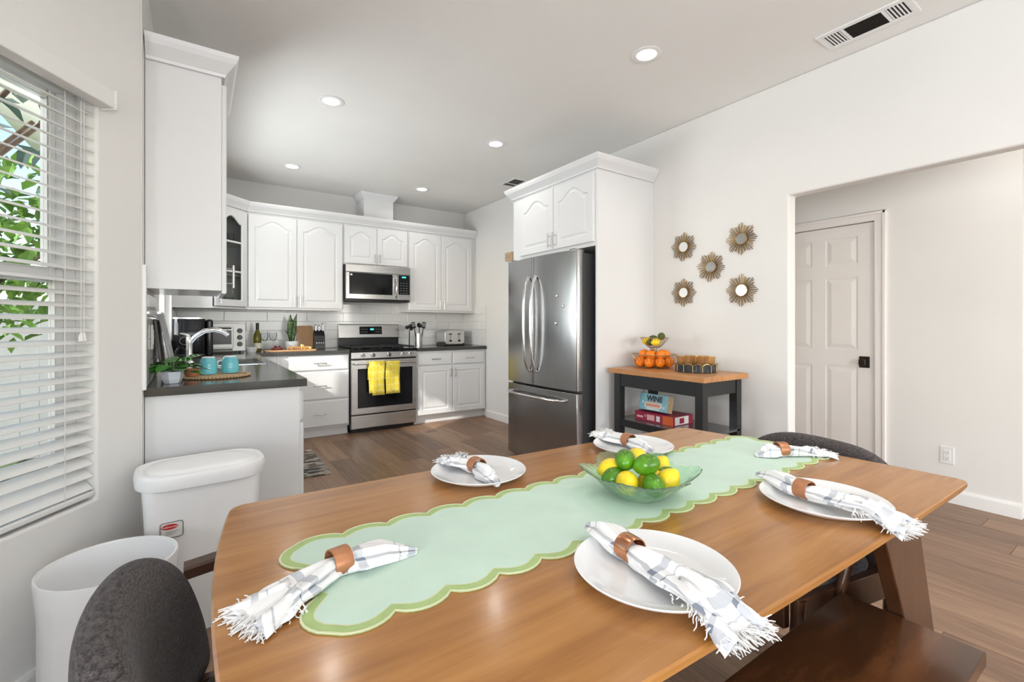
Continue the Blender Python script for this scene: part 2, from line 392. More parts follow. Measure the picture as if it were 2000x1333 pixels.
def thing(name, label, cat, loc=(0, 0, 0), rotz=0, group=None):
    o = bpy.data.objects.new(name, None); o.empty_display_size = .05; COL.objects.link(o); o.location = loc; o.rotation_euler = (0, 0, rotz)
    return tag(o, label, cat, group)
def struct(name, mb, mat, **kw):
    return tag(mb.build(name, mat, **kw), kind='structure')
def B(x0, x1, y0, y1, z0, z1): return MB().box(x0, x1, y0, y1, z0, z1)
def text_mesh(txt, size, ext=.0004, bold=0):
    c = bpy.data.curves.new('lettering', 'FONT'); c.body = txt; c.size = size; c.extrude = ext; c.align_x = 'CENTER'; c.offset = bold
    o = bpy.data.objects.new('lettering', c); COL.objects.link(o); bpy.context.view_layer.update()
    me = bpy.data.meshes.new_from_object(o.evaluated_get(bpy.context.evaluated_depsgraph_get())); bpy.data.objects.remove(o); bpy.data.curves.remove(c)
    me.name = 'lettering'; me.materials.clear(); return me
def lerp(a, b, t): return a+(b-a)*t

def wall_hole(u0, u1, z0, z1, hu0, hu1, hz0, hz1, d0, d1, ax):
    # one seamless slab with a rectangular hole; ax 'x': u=x,d=y ; ax 'y': u=y,d=x
    m = MB(); P = lambda u, d, z: Vector((u, d, z) if ax == 'x' else (d, u, z))
    us = [u0, hu0, hu1, u1]; zs = [z0, hz0, hz1, z1]; V = {}
    def v(i, j, d):
        if (i, j, d) not in V: V[(i, j, d)] = m.bm.verts.new(P(us[i], d, zs[j]))
        return V[(i, j, d)]
    for d in (d0, d1):
        for i in range(3):
            for j in range(3):
                if (i, j) != (1, 1): m.bm.faces.new((v(i, j, d), v(i+1, j, d), v(i+1, j+1, d), v(i, j+1, d)))
    for (a, b) in [((i, 0), (i+1, 0)) for i in range(3)]+[((i, 3), (i+1, 3)) for i in range(3)]+[((0, j), (0, j+1)) for j in range(3)]+[((3, j), (3, j+1)) for j in range(3)]+[((1, 1), (2, 1)), ((1, 2), (2, 2)), ((1, 1), (1, 2)), ((2, 1), (2, 2))]:
        m.bm.faces.new((v(*a, d0), v(*b, d0), v(*b, d1), v(*a, d1)))
    return m
# ================================================================ ROOM SHELL
fl = struct('floor', MB().box(-1.2, 5.4, YREAR, YB+.1, -.06, -.008), 'rimdark')
PW, PL = .18, 1.22
pme = MB().box(.0008, PW-.0008, .0008, PL-.0008, -.008, 0).mesh('plank')
def yhi(x):
    if x < XL: return 2.46-(XL-x)/.642
    if x < XR: return YB
    if x < XH: return 2.6
    return .577
k = 0; x = -1.03
while x < XH+.9:
    cx = x+PW/2; top = yhi(cx)
    y = -1.0-((k*.43) % 1.0)*PL
    while y < top-.05:
        y2 = min(y+PL, top)
        o = put('plank', pme, 'floorplank', fl, loc=(x, y, 0)); o.scale = (1, (y2-y)/PL, 1)
        y += PL
    x += PW; k += 1
struct('ceiling', B(-1.2, 5.4, YREAR-.1, YB+.1, ZC, ZC+.1), 'ceiling')
struct('wall_back', B(XL-.1, XR+.1, YB, YB+.1, 0, ZC), 'wall')
# left kitchen wall with a window over the sink
LW = dict(y0=3.25, y1=4.75, z0=1.06, z1=2.0)
m = wall_hole(C0[1], YB, 0, ZC, LW['y0'], LW['y1'], LW['z0'], LW['z1'], XL-.1, XL, 'y')
struct('wall_left', m, 'wall')
# right wall of kitchen and dining area with the wide cased opening to the hall
TW = .09; YO = 1.431; ZO = 2.007
m = MB().prism_yz([(YB, 0), (YB, ZC), (YREAR, ZC), (YREAR, 0), (-1.3, 0), (-1.3, ZO), (YO, ZO), (YO, 0)], XR, XR+TW)
struct('wall_right', m, 'wall', bevel=.012, seg=3)
# angled window wall: local x = distance from the corner, local y = towards the room
WIN = dict(s0=.215, s1=1.22, z0=.545, z1=2.065)
Lw = 1.75
m = wall_hole(0, Lw, 0, ZC, WIN['s0'], WIN['s1'], WIN['z0'], WIN['z1'], -.14, 0, 'x')
struct('wall_window', m, 'wall', loc=(*C0, 0), rot=(0, 0, WANG), bevel=.01, seg=3)
ex, ey = C0[0]-.5402*Lw, C0[1]-.8415*Lw
struct('wall_side', wall_hole(YREAR, ey+.05, 0, ZC, -1.6, .1, .75, 2.05, ex-.1, ex, 'y'), 'wall')  # opening added out of view for the side fill lamp
m = MB()
for a in ((-1.6, -1.55, .75, 2.05), (.05, .1, .75, 2.05), (-1.55, .05, .75, .8), (-1.55, .05, 2.0, 2.05), (-.775, -.725, .8, 2.0)): m.box(ex-.08, ex-.03, a[0], a[1], a[2], a[3])
struct('window_side_added', m, 'vinyl')  # unseen window frame, added with the side fill light
# rear wall behind the camera with wide glazed doors
m = MB(); m.box(-1.2, -.7, YREAR-.1, YREAR, 0, ZC); m.box(2.55, XR+TW, YREAR-.1, YREAR, 0, ZC); m.box(-.7, 2.55, YREAR-.1, YREAR, 2.15, ZC)
m.box(XR+TW, 3.3, YREAR-.1, YREAR, 0, ZC); m.box(4.1, 5.4, YREAR-.1, YREAR, 0, ZC); m.box(3.3, 4.1, YREAR-.1, YREAR, 2.15, ZC)
struct('wall_rear', m, 'wall')
# hall
DY0, DY1, DZ = 1.316, 2.08, 1.962
m = MB(); m.box(XH, XH+.1, .577, DY0, 0, ZC); m.box(XH, XH+.1, DY1, 2.6, 0, ZC); m.box(XH, XH+.1, DY0, DY1, DZ, ZC); m.box(XH+.1, 5.2, .577, .677, 0, ZC)
struct('wall_hall', m, 'wall')
struct('wall_hall_end', B(XR+TW, XH+.1, 2.6, 2.7, 0, ZC), 'wall')
struct('wall_far_right', B(5.2, 5.3, YREAR, .677, 0, ZC), 'wall')
# baseboards
bp = [(0, 0), (.014, 0), (.014, .075), (.010, .09), (0, .09)]
def baseboard(name, path): struct(name, MB().sweep(path, bp), 'trim')
baseboard('baseboard_right', [(XR, 3.60), (XR, 5.12)][::-1])
baseboard('baseboard_right_front', [(XR, 2.44), (XR, YO+.015)])
baseboard('baseboard_hall', [(XH, DY0-.075), (XH, .577)])
baseboard('baseboard_hall_end', [(XR+TW, 2.6), (XH, 2.6)])
bw = MB().sweep([(0, 0), (Lw, 0)], [(-o, z) for o, z in bp]); struct('baseboard_window', bw, 'trim', loc=(*C0, 0), rot=(0, 0, WANG))
# small ledge trim on the kitchen right wall is the baseboard above; door casing in the hall
m = MB()
for a in (((0, 0), (0, 0)),): pass
cp = [(0, 0), (.065, 0), (.065, .010), (.045, .016), (.02, .018), (0, .012)]
def casing(y0, y1, z1):
    m = MB(); wd = .065
    for (a, b, c, d) in ((y0-wd, y0, 0, z1+wd), (y1, y1+wd, 0, z1+wd), (y0, y1, z1, z1+wd)):
        m.box(XH-.014, XH, a, b, c, d)
    for (a, b, c, d) in ((y0-wd, y0-wd+.02, 0, z1+wd), (y1+wd-.02, y1+wd, 0, z1+wd), (y0-wd, y1+wd, z1+wd-.02, z1+wd)):
        m.box(XH-.022, XH-.014, a, b, c, d)
    return m
struct('trim_1', casing(DY0, DY1, DZ), 'doorpaint', bevel=.003)
# ================================================================ SIX-PANEL DOOR
def six_panel_door():
    w, h, t = DY1-DY0-.008, DZ-.012, .036
    # local: x from hinge-far edge to latch, faces -Y ; placed facing -X
    d = tag(B(0, w, 0, t, 0, h).build('door_1', 'doorpaint', loc=(XH+.012, DY1-.004, .006), rot=(0, 0, R(-90))), 'white six-panel hall door with a square dark knob plate', 'door', kind='structure')
    st = .11; mid = w/2; ms = .05
    xs = [(0, st), (mid-ms, mid+ms), (w-st, w)]
    zs = [0, .21, .86, .99, 1.55, 1.65, 1.86, h]
    m = MB()
    for a, b in xs: m.box(a, b, -.006, 0, 0, h)
    for i in (0, 2, 4, 6):
        for a, b in ((st, mid-ms), (mid+ms, w-st)): m.box(a, b, -.006, 0, zs[i], zs[i+1])
    m.build('stile_frame', 'doorpaint', d)
    for i in (1, 3, 5):
        for a, b in ((st, mid-ms), (mid+ms, w-st)):
            g = .012; q = .03
            mm = MB(); mm.loft([[Vector((a+g, 0, zs[i]+g)), Vector((b-g, 0, zs[i]+g)), Vector((b-g, 0, zs[i+1]-g)), Vector((a+g, 0, zs[i+1]-g))],
                                [Vector((a+g+q, -.007, zs[i]+g+q)), Vector((b-g-q, -.007, zs[i]+g+q)), Vector((b-g-q, -.007, zs[i+1]-g-q)), Vector((a+g+q, -.007, zs[i+1]-g-q))]])
            mm.build('panel', 'doorpaint', d)
    kx, kz = w-.066, .90
    pl = B(kx-.034, kx+.034, -.014, -.006, kz-.043, kz+.043).build('knob_plate', 'bronze', d, bevel=.004); pl['label'] = 'square dark bronze knob plate'
    mk = MB(); mk.cyl((kx, -.014, kz), (kx, -.04, kz), .009); mk.box(kx-.022, kx+.022, -.062, -.04, kz-.022, kz+.022); mk.build('knob', 'bronze', pl, bevel=.005)
six_panel_door()
# ================================================================ ANGLED WINDOW + BLIND
wf = dict(loc=(*C0, 0), rot=(0, 0, WANG))
s0, s1, z0, z1 = WIN['s0'], WIN['s1'], WIN['z0'], WIN['z1']
m = MB()
for a in ((s0, s0+.045, z0, z1), (s1-.045, s1, z0, z1), (s0+.045, s1-.045, z0, z0+.045), (s0+.045, s1-.045, z1-.045, z1)): m.box(a[0], a[1], -.135, -.075, a[2], a[3])
w1 = struct('window_1', m, 'vinyl', bevel=.004, **wf)
zm = 1.36
def sash(name, a, b, c, d, y0, y1):
    m = MB(); f = .032
    for q in ((a, a+f, c, d), (b-f, b, c, d), (a+f, b-f, c, c+f), (a+f, b-f, d-f, d)): m.box(q[0], q[1], y0, y1, q[2], q[3])
    o = m.build(name, 'vinyl', w1, bevel=.003)
    B(a+f, b-f, (y0+y1)/2-.002, (y0+y1)/2+.002, c+f, d-f).build('pane', 'paneglass', o)
sash('upper_sash', s0+.045, s1-.045, zm-.02, z1-.045, -.13, -.105)
sash('lower_sash', s0+.045, s1-.045, z0+.045, zm+.025, -.103, -.078)
bl = thing('window_blind', 'white horizontal slat blind hanging over the angled dining window', 'blind', (*C0, 0), WANG)
B(s0-.02, s1+.02, .0, .055, z1-.07, z1-.005).build('headrail', 'slat', bl, bevel=.004)
B(s0-.022, s0-.012, .0, .06, z1-.075, z1-.001).build('valance_return', 'slat', bl, bevel=.003)
NS = 32; zt, zb = z1-.10, z0+.055
a0, a1 = s0+.004, s1-.006; dpt = .05
prof = []
for i in range(7):
    u = -1+2*i/6; prof.append((u*dpt/2, .0035*(1-u*u)))
prof += [(u, z-.0025) for u, z in prof[::-1]]
sme = MB().prism_yz(prof, a0, a1).mesh('slat', 30)
yb = -.030
for i in range(NS):
    z = lerp(zt, zb, i/(NS-1)); tilt = R(-18) if i < NS-6 else R(-24-3*(i-NS+6))
    put('slat', sme, 'slat', bl, loc=(0, yb, z), rot=(tilt, 0, 0))
B(a0, a1, yb-.026, yb+.026, z0+.012, z0+.032).build('bottom_rail', 'slat', bl, bevel=.005)
for sx in (s0+.12, (s0+s1)/2, s1-.12):
    m = MB()
    for yy in (yb-.025, yb+.025): m.cyl((sx, yy, z0+.03), (sx, yy, z1-.07), .0012, 5)
    m.build('ladder_cord', 'cord', bl)
m = MB()
for dx in (0, .012): m.cyl((s0+.055+dx, yb+.032, z1-.08), (s0+.055+dx, yb+.032, 1.15), .0013, 5)
m.build('pull_cord', 'cord', bl)
m = MB()
for dx in (0, .012): m.lathe([(.002, .03), (.006, .02), (.008, 0), (.004, -.002)], 8, (s0+.055+dx, yb+.032, 1.13), True, True)
m.build('cord_tassel', 'slat', bl, smooth=40)
MB().cyl((s0+.10, yb+.036, z1-.08), (s0+.10, yb+.036, 1.42), .0035, 6).build('tilt_wand', 'paneglass', bl)
# ---------------------------------------------------------------- sink window on the left kitchen wall
m = MB(); y0, y1, za, zb2 = LW['y0'], LW['y1'], LW['z0'], LW['z1']
for a in ((y0, y0+.05, za, zb2), (y1-.05, y1, za, zb2), (y0+.05, y1-.05, za, za+.05), (y0+.05, y1-.05, zb2-.05, zb2), ((y0+y1)/2-.02, (y0+y1)/2+.02, za+.05, zb2-.05)): m.box(XL-.08, XL-.03, a[0], a[1], a[2], a[3])
w2 = struct('window_2', m, 'vinyl', bevel=.003)
for a, b in ((y0+.05, (y0+y1)/2-.02), ((y0+y1)/2+.02, y1-.05)): B(XL-.057, XL-.053, a, b, za+.05, zb2-.05).build('pane', 'paneglass', w2)
m = MB(); cs = .06
for a in ((y0-cs, y0, za-cs, zb2+cs), (y1, y1+cs, za-cs, zb2+cs), (y0, y1, zb2, zb2+cs), (y0, y1, za-cs, za)): m.box(XL, XL+.016, a[0], a[1], a[2], a[3])
struct('trim_2', m, 'trim', bevel=.003)
# ================================================================ OUTSIDE
tag(B(-3.4, -3.2, -7, .9, -.3, 4.2).build('wall_sun_block', 'fencegrey'), kind='structure')  # unseen wall added to keep the sun out of the side opening
tag(B(-14, -1.6, -6, 16, -.35, -.3).build('lawn', 'grass'), 'green lawn outside the window', 'lawn', kind='structure')
def foliage(name, label, c, rad, n, lsz, mat, seed, tx=0.):
    rnd = random.Random(seed); t = thing(name, label, 'tree', (c[0], c[1], -.3), 0, 'trees outside the window')
    m = MB()
    for i in range(n):
        while True:
            p = Vector((rnd.uniform(-1, 1), rnd.uniform(-1, 1), rnd.uniform(-1, 1)))
            if p.length < 1: break
        p = Vector((p.x*rad[0], p.y*rad[1], p.z*rad[2]+c[2]+.3)); q = Matrix.Rotation(rnd.uniform(0, 6.3), 3, 'Z') @ Matrix.Rotation(rnd.uniform(-1.2, 1.2), 3, 'X')
        L = lsz*rnd.uniform(.6, 1.3); wd = L*.42
        pts = [(0, 0, 0), (wd*.5, L*.35, .1*L), (wd*.35, L*.75, .06*L), (0, L, -.08*L), (-wd*.35, L*.75, .06*L), (-wd*.5, L*.35, .1*L)]
        vs = [m.bm.verts.new(p+q @ Vector(a)) for a in pts]
        md = m.bm.verts.new(p+q @ Vector((0, L*.5, 0)))
        for k in range(6): m.bm.faces.new((vs[k], vs[(k+1) % 6], md))
    o = m.build('foliage', mat, t); o['kind'] = 'stuff'
    m = MB(); m.tube([(tx, 0, 0), (tx+.05, .03, c[2]*.5), (tx*.6-.04, .05, c[2]+.3)], .05, 7)
    for i in range(5):
        a = i*1.26; m.tube([(tx*.9, .02, c[2]*.7), (.5*rad[0]*math.cos(a), .5*rad[1]*math.sin(a), c[2]+.35)], .012, 5)
    m.build('trunk', 'bark', t)
foliage('dark_leaf_tree', 'dark leafed tree branch close to the dining window', (-.82, 3.45, 2.28), (.38, .45, .42), 34, .17, 'darkleaf', 3, -.7)
foliage('garden_tree', 'sunlit green tree outside the dining window', (-1.35, 5.2, 1.75), (.75, .9, .75), 800, .16, 'treeleaf', 5, -.6)
fn = thing('garden_fence', 'pale grey board fence outside below the dining window', 'fence', (-1.75, 7.2, -.3), R(14))
fme = B(0, .145, 0, .02, 0, 1.75).mesh('board')
for i in range(22): put('board', fme, 'fencegrey', fn, loc=(-1.65+i*.15, 0, 0))
B(-1.65, 1.65, .02, .06, .3, .38).build('rail', 'fencegrey', fn); B(-1.65, 1.65, .02, .06, .95, 1.03).build('rail', 'fencegrey', fn)

# ================================================================ CEILING FIXTURES
def downlight(x, y, label, power=1.6, spread=150):
    t = thing('recessed_downlight', label, 'downlight', (x, y, ZC), 0, 'recessed ceiling downlights')
    MB().lathe([(.056, 0), (.082, 0), (.085, -.004), (.078, -.007), (.056, -.004)], 32).build('trim_ring', 'trim', t, smooth=40)
    MB().lathe([(.0005, -.001), (.056, -.001), (.056, -.0035), (.0005, -.0035)], 32).build('lens', 'lightlens', t)
    area('downlight_lamp', (x, y, ZC-.012), (0, 0, 0), .1, .1, power, (1., .965, .91), R(spread), 'DISK')
for x, y, l in ((2.135, 1.76, 'recessed downlight nearest the camera, above the cart end of the room'), (.77, 3.36, 'recessed downlight to the right of the tall left wall cabinet'), (2.12, 3.36, 'recessed downlight in front of the refrigerator cabinet'),
                (.77, 4.96, 'recessed downlight at the far left above the kitchen corner'), (2.13, 4.96, 'recessed downlight at the far right above the range'), (.77, 1.76, 'recessed downlight above the dining table'), (.77, .1, 'recessed downlight behind the dining table'), (2.13, .1, 'recessed downlight above the bench'), (3.72, .5, 'recessed downlight added out of view to brighten the hall')):  # the hall downlight is added, unseen, to lift the upper hall wall
    downlight(x, y, l, *((2.4, 140) if x > 3.3 else (4., 95) if y < .5 and x > 2 else (1.6, 150)))
def big_vent():
    t = thing('ceiling_vent', 'long white ceiling vent with three louvre sections', 'vent', (2.862, .945, ZC))
    L, Wd = .20, .095
    m = MB()
    for a in ((-Wd, Wd, -L, -L+.022), (-Wd, Wd, L-.022, L), (-Wd, -Wd+.028, -L+.022, L-.022), (Wd-.028, Wd, -L+.022, L-.022), (-Wd+.028, Wd-.028, -.095, -.08), (-Wd+.028, Wd-.028, .08, .095)): m.box(a[0], a[1], a[2], a[3], -.008, 0)
    m.build('frame', 'trim', t, bevel=.002)
    B(-Wd+.02, Wd-.02, -L+.02, L-.02, -.0015, -.0005).build('duct_opening', 'vinylhole', t)
    for i in range(9):
        x = lerp(-Wd+.034, Wd-.034, i/8); B(x-.0022, x+.0022, -.08, .08, -.007, -.002).build('louvre', 'bronze', t)
    for sgn in (-1, 1):
        for i in range(6):
            y = sgn*(.101+i*.0145); B(-Wd+.028, Wd-.028, y-.0028, y+.0028, -.007, -.002).build('louvre', 'trim', t)
big_vent()
def small_vent():
    t = thing('ceiling_vent', 'small square ceiling vent by the refrigerator cabinet crown', 'vent', (2.86, 4.16, ZC))
    m = MB()
    for a in ((-.09, .09, -.14, -.12), (-.09, .09, .12, .14), (-.09, -.07, -.12, .12), (.07, .09, -.12, .12), (-.07, .07, .035, .05)): m.box(a[0], a[1], a[2], a[3], -.008, 0)
    m.build('frame', 'trim', t, bevel=.002); B(-.072, .072, -.122, .122, -.0015, -.0005).build('duct_opening', 'vinylhole', t)
    for i in range(6): x = -.058+i*.0235; B(x-.003, x+.003, -.12, .035, -.007, -.002).build('louvre', 'rimdark', t)
    for i in range(3): y = .062+i*.02; B(-.07, .07, y-.003, y+.003, -.007, -.002).build('louvre', 'rimdark', t)
small_vent()
def outlet(label, loc, rotz, name='wall_outlet'):
    t = thing(name, label, 'outlet', loc, rotz)
    B(-.036, .036, -.006, 0, -.058, .058).build('cover_plate', 'vinyl', t, bevel=.003)
    B(-.017, .017, -.009, -.006, -.034, .034).build('socket', 'white', t, bevel=.002)
    for z in (-.018, .018):
        m = MB(); m.box(-.008, -.006, -.0095, -.0088, z-.004, z+.005); m.box(.006, .008, -.0095, -.0088, z-.004, z+.005); m.cyl((0, -.0088, z-.010), (0, -.0095, z-.010), .0025, 8); m.build('slot', 'rimdark', t)
outlet('white double outlet low on the hall wall', (XH, .92, .314), R(-90))
outlet('white outlet on the tile backsplash right of the range', (2.646, YB-.011, 1.19), 0)
outlet('white outlet on the left wall beside the leaning slate board', (XL+.011, 2.78, 1.13), R(90))

# ================================================================ CABINETS
def door_mesh(w, h, arch=.06, st=.058, th=.02):
    K = 18; m = MB()
    def bumpf(t):
        s = min(max((t-.06)/.88, 0), 1); return (.5-.5*math.cos(2*PI*s))**.75
    def loop(ins, y, ar):
        x0, x1, z0, z1 = ins, w-ins, ins, h-ins
        pts = [(x0, z0), (x1, z0)]
        for k in range(K+1):
            t = k/K; pts.append((lerp(x1, x0, t), z1-ar+ar*bumpf(t)))
        return [Vector((x, y, z)) for x, z in pts]
    loops = [loop(0, 0, 0), loop(0, -th+.004, 0), loop(.004, -th, 0), loop(st, -th, arch), loop(st+.005, -th+.0075, arch), loop(st+.016, -th+.0075, arch), loop(st+.034, -th+.001, arch)]
    m.loft(loops); return m.mesh('door')
def slab_mesh(w, h, th=.02):
    m = MB()
    def lp(i, y): return [Vector((i, y, i)), Vector((w-i, y, i)), Vector((w-i, y, h-i)), Vector((i, y, h-i))]
    m.loft([lp(0, 0), lp(0, -th+.012), lp(.007, -th+.006), lp(.013, -th)]); return m.mesh('drawer')
def handle_mesh(L, vertical=True):
    m = MB()
    for s in (-1, 1):
        c = (0, 0, s*L*.32) if vertical else (s*L*.32, 0, 0)
        m.cyl(c, (c[0], -.028, c[2]), .004, 8)
    e = (0, -.03, L/2) if vertical else (L/2, -.03, 0)
    m.cyl((-e[0], -.03, -e[2]), e, .0055, 10); return m.mesh('handle', 40)
_h = {}
def cabinet(name, label, loc, rotz, w, d, h, fronts, kick=0, body=None, inset=0):
    t = thing(name, label, 'cabinet', loc, rotz)
    m = body or MB()
    if body is None:
        m.box(0, w, 0, d, kick, h)
        if kick: m.box(0, w, .06, d, 0, kick)
    m.build('body', 'cabinet', t, bevel=.0015)
    for f in fronts:
        me = door_mesh(f['w'], f['h'], f.get('arch', 0), f.get('st', .058)) if f['k'] == 'door' else slab_mesh(f['w'], f['h'])
        o = put(f['k'], me, 'cabinet', t, loc=(f['x'], -.001, f['z']))
        if 'hd' in f:
            hx, hz, vert, L = f['hd']
            if (vert, L) not in _h: _h[(vert, L)] = handle_mesh(L, vert)
            put('handle', _h[(vert, L)], 'nickel', o, loc=(hx, -.02, hz))
    return t
def pair(w, z, h, arch, hz, L=.11, gap=.004, x0=.012, split=None):
    sp = split or w/2; wl = sp-gap/2-x0; wr = w-x0-sp-gap/2
    return [dict(k='door', x=x0, z=z, w=wl, h=h, arch=arch, hd=(wl-.028, hz, True, L)), dict(k='door', x=sp+gap/2, z=z, w=wr, h=h, arch=arch, hd=(.028, hz, True, L))]
YU = 5.42; ZU = 1.345; HU = 1.0
cabinet('wall_cabinet', 'white two-door wall cabinet between the glass corner cabinet and the microwave', (.42, YU, ZU), 0, .952, YB-YU-.002, HU, pair(.952, .022, .955, .07, .075, split=.468))
cabinet('wall_cabinet', 'short white two-door cabinet directly above the microwave', (1.374, YU, 1.88), 0, .768, YB-YU-.002, .465, pair(.768, .012, .43, .06, .07, .1, split=.38))
cabinet('wall_cabinet', 'white two-door wall cabinet right of the microwave, above the toaster', (2.144, YU, ZU), 0, .948, YB-YU-.002, HU, pair(.90, .022, .955, .07, .075, split=.442))
# diagonal glass corner cabinet
cx0, cy0 = .12, 5.138
t = thing('corner_cabinet', 'white diagonal corner cabinet with a three-pane glass door', 'cabinet', (XL+.001, cy0, ZU))
poly = [(XL+.001, cy0), (cx0, cy0), (.42, YU), (.42, YB-.002), (XL+.001, YB-.002)]
m = MB(); m.prism(poly, ZU, ZU+.018); m.prism(poly, ZU+HU-.018, ZU+HU); m.box(XL+.001, cx0, cy0, cy0+.016, ZU+.018, ZU+HU-.018); m.box(XL+.001, .40, YB-.016, YB-.002, ZU+.018, ZU+HU-.018); m.box(XL+.001, XL+.015, cy0+.016, YB-.016, ZU+.018, ZU+HU-.018)
m.box(.404, .42, YU, YB-.002, ZU+.018, ZU+HU-.018)
m.build('body', 'cabinet', t, w=True)
dv = Vector((.42-cx0, YU-cy0, 0)); dw = dv.length; da = math.atan2(dv.y, dv.x)
for zz in (.33, .66): MB().prism([(XL+.016, cy0+.017), (cx0-.01, cy0+.017), (.38, YU+.0), (.38, YB-.017), (XL+.016, YB-.017)], ZU+zz, ZU+zz+.012).build('shelf', 'cabinet', t, w=True)
def glass_door(w, h):
    K = 18; st = .062; m = MB()
    def bumpf(u): s = min(max((u-.06)/.88, 0), 1); return (.5-.5*math.cos(2*PI*s))**.75
    def loop(ins, y, ar):
        pts = [(ins, ins), (w-ins, ins)]+[(lerp(w-ins, ins, k/K), h-ins-ar+ar*bumpf(k/K)) for k in range(K+1)]
        return [Vector((x, y, z)) for x, z in pts]
    m.loft([loop(0, 0, 0), loop(0, -.016, 0), loop(.004, -.02, 0), loop(st, -.02, .07), loop(st+.006, -.012, .07), loop(st+.006, 0, .07)], wrap=True)
    return m
gd = glass_door(dw-.03, .955).build('door', 'cabinet', t, loc=(cx0-(XL+.001)+.015*math.cos(da)+.001*math.sin(da), .015*math.sin(da)-.001*math.cos(da), .022), rot=(0, 0, da))
gw = dw-.03
for zz in (.345, .635): B(.06, gw-.06, -.018, -.006, zz-.009, zz+.009).build('muntin', 'cabinet', gd, bevel=.003)
for a, b in ((.07, .335), (.355, .625), (.645, .875)): B(.066, gw-.066, -.008, -.005, a, b).build('pane', 'cabglass', gd)
put('handle', handle_mesh(.11), 'nickel', gd, loc=(.03, -.02, .08))
for i, (px, py, pz) in enumerate(((.20, 5.36, .018), (.27, 5.44, .018), (.15, 5.42, .018), (.22, 5.40, .342), (.13, 5.33, .342), (.28, 5.48, .672), (.18, 5.38, .672))):
    tag(MB().lathe([(.0005, .003), (.026, .003), (.03, .09), (.032, .10), (.0335, .10), (.0315, .085), (.028, 0), (.0005, 0)], 16, (0, 0, 0)).build('drinking_glass', 'clearglass', loc=(px, py, ZU+pz+.0006), smooth=40), 'clear drinking glass stored inside the glass corner cabinet', 'glass', 'glasses in the corner cabinet')
# crown along the back wall cabinets
crown = [(0, 0), (.012, 0), (.016, .012), (.03, .03), (.052, .055), (.062, .075), (.066, .092), (0, .092)]
cn = [(XL+.03, cy0-.002), (cx0, cy0-.002), (.42, YU-.002), (XR-.004, YU-.002)]
tag(MB().sweep(cn, [(o, z+ZU+HU+.0005) for o, z in crown]).build('crown_moulding', 'cabinet'), 'white crown moulding along the top of the back wall cabinets', 'moulding')
# vent duct chase
t = thing('duct_cover', 'white boxed vent duct with crown rising from the cabinets to the ceiling', 'duct cover', (1.79, 5.6, 2.44))
B(1.616, 1.968, 5.452, YB-.001, 2.439, ZC-.001).build('box', 'cabinet', t, w=True)
MB().sweep([(1.616, YB-.001), (1.616, 5.452), (1.968, 5.452), (1.968, YB-.001)][::1], [(-o*.8, z+ZC-.094) for o, z in crown][::1]).build('crown', 'cabinet', t, w=True) if False else MB().sweep([(1.968, YB-.001), (1.968, 5.452), (1.616, 5.452), (1.616, YB-.001)][::-1], [(o*.7, z*.75+ZC-.0705) for o, z in crown]).build('crown', 'cabinet', t, w=True)
# left tall wall cabinet
ZL, HL = 1.349, 1.005
cabinet('wall_cabinet', 'tall white wall cabinet at the left, its plain side facing the table', (XL+.286, 2.578, ZL), R(90), .55, .284, HL, [dict(k='door', x=.012, z=-.012, w=.526, h=.99, arch=.07, hd=(.03, .085, True, .11))])
tag(MB().sweep([(XL+.004, 2.577), (.098, 2.577), (.098, 3.13), (XL+.004, 3.13)], [(o, z+ZL+HL+.0005) for o, z in crown]).build('crown_moulding', 'cabinet'), 'white crown moulding on top of the tall left wall cabinet', 'moulding')
# white tile edge trim on the corner
tag(B(XL, XL+.014, 2.462, 2.500, CT, 1.44).build('trim_3', 'trim', bevel=.002), kind='structure')
# ---------------------------------------------------------------- base cabinets
YK = 5.15
def dr(x, z, w, h, L=.13): return dict(k='drawer', x=x, z=z, w=w, h=h, hd=(w/2, h*.5, False, L))
cabinet('drawer_cabinet', 'white three-drawer base cabinet left of the range', (.69, YK, 0), 0, .676, YB-YK-.002, .873, [dr(.075, .705, .595, .16), dr(.075, .40, .595, .297), dr(.075, .112, .595, .28)], .1)
cabinet('base_cabinet', 'white base cabinet with two drawers and two doors right of the range', (2.138, YK, 0), 0, .955, YB-YK-.002, .873,
        [dr(.012, .70, .455, .15, .12), dr(.473, .70, .455, .15, .12)]+[dict(k='door', x=.012, z=.112, w=.455, h=.575, hd=(.427, .49, True, .11)), dict(k='door', x=.473, z=.112, w=.455, h=.575, hd=(.028, .49, True, .11))], .1)
# left run, doors face the kitchen
XF = .435
for i, (ya, yb2, lab) in enumerate(((2.567, 3.36, 'white base cabinet at the end of the left counter behind the bin'), (3.361, 4.38, 'white sink base cabinet under the left counter'), (4.381, 5.14, 'white base cabinet in the far corner of the left counter'))):
    w = yb2-ya
    sinkb = None
    if i == 1:
        sinkb = MB(); sinkb.box(0, w, 0, .012, .1, .873); sinkb.box(0, w, .012, XF-XL-.002, .1, .60); sinkb.box(0, w, .06, XF-XL-.002, 0, .1)
    cabinet('base_cabinet', lab, (XF, ya, 0), R(90), w, XF-XL-.002, .873, pair(w, .112, .57, 0, .49)+[dr(.012, .70, w-.024, .15)], .1, body=sinkb)
tag(B(XL+.002, .69, 5.142, YB-.002, 0, .873).build('corner_filler', 'cabinet'), 'plain white filler panel closing the inside counter corner', 'panel') if False else None
cb = MB(); cb.box(XL+.002, .66, 5.15, YB-.002, .1, .873); cb.box(XL+.002, .66, 5.21, YB-.002, 0, .1)
tag(cb.build('blind_corner_cabinet', 'cabinet', bevel=.0015), 'plain white blind corner cabinet where the two counters meet', 'cabinet')
tag(B(.661, .689, 5.148, 5.6, .1, .873).build('filler_strip', 'cabinet'), 'narrow white filler strip beside the drawer cabinet', 'panel')
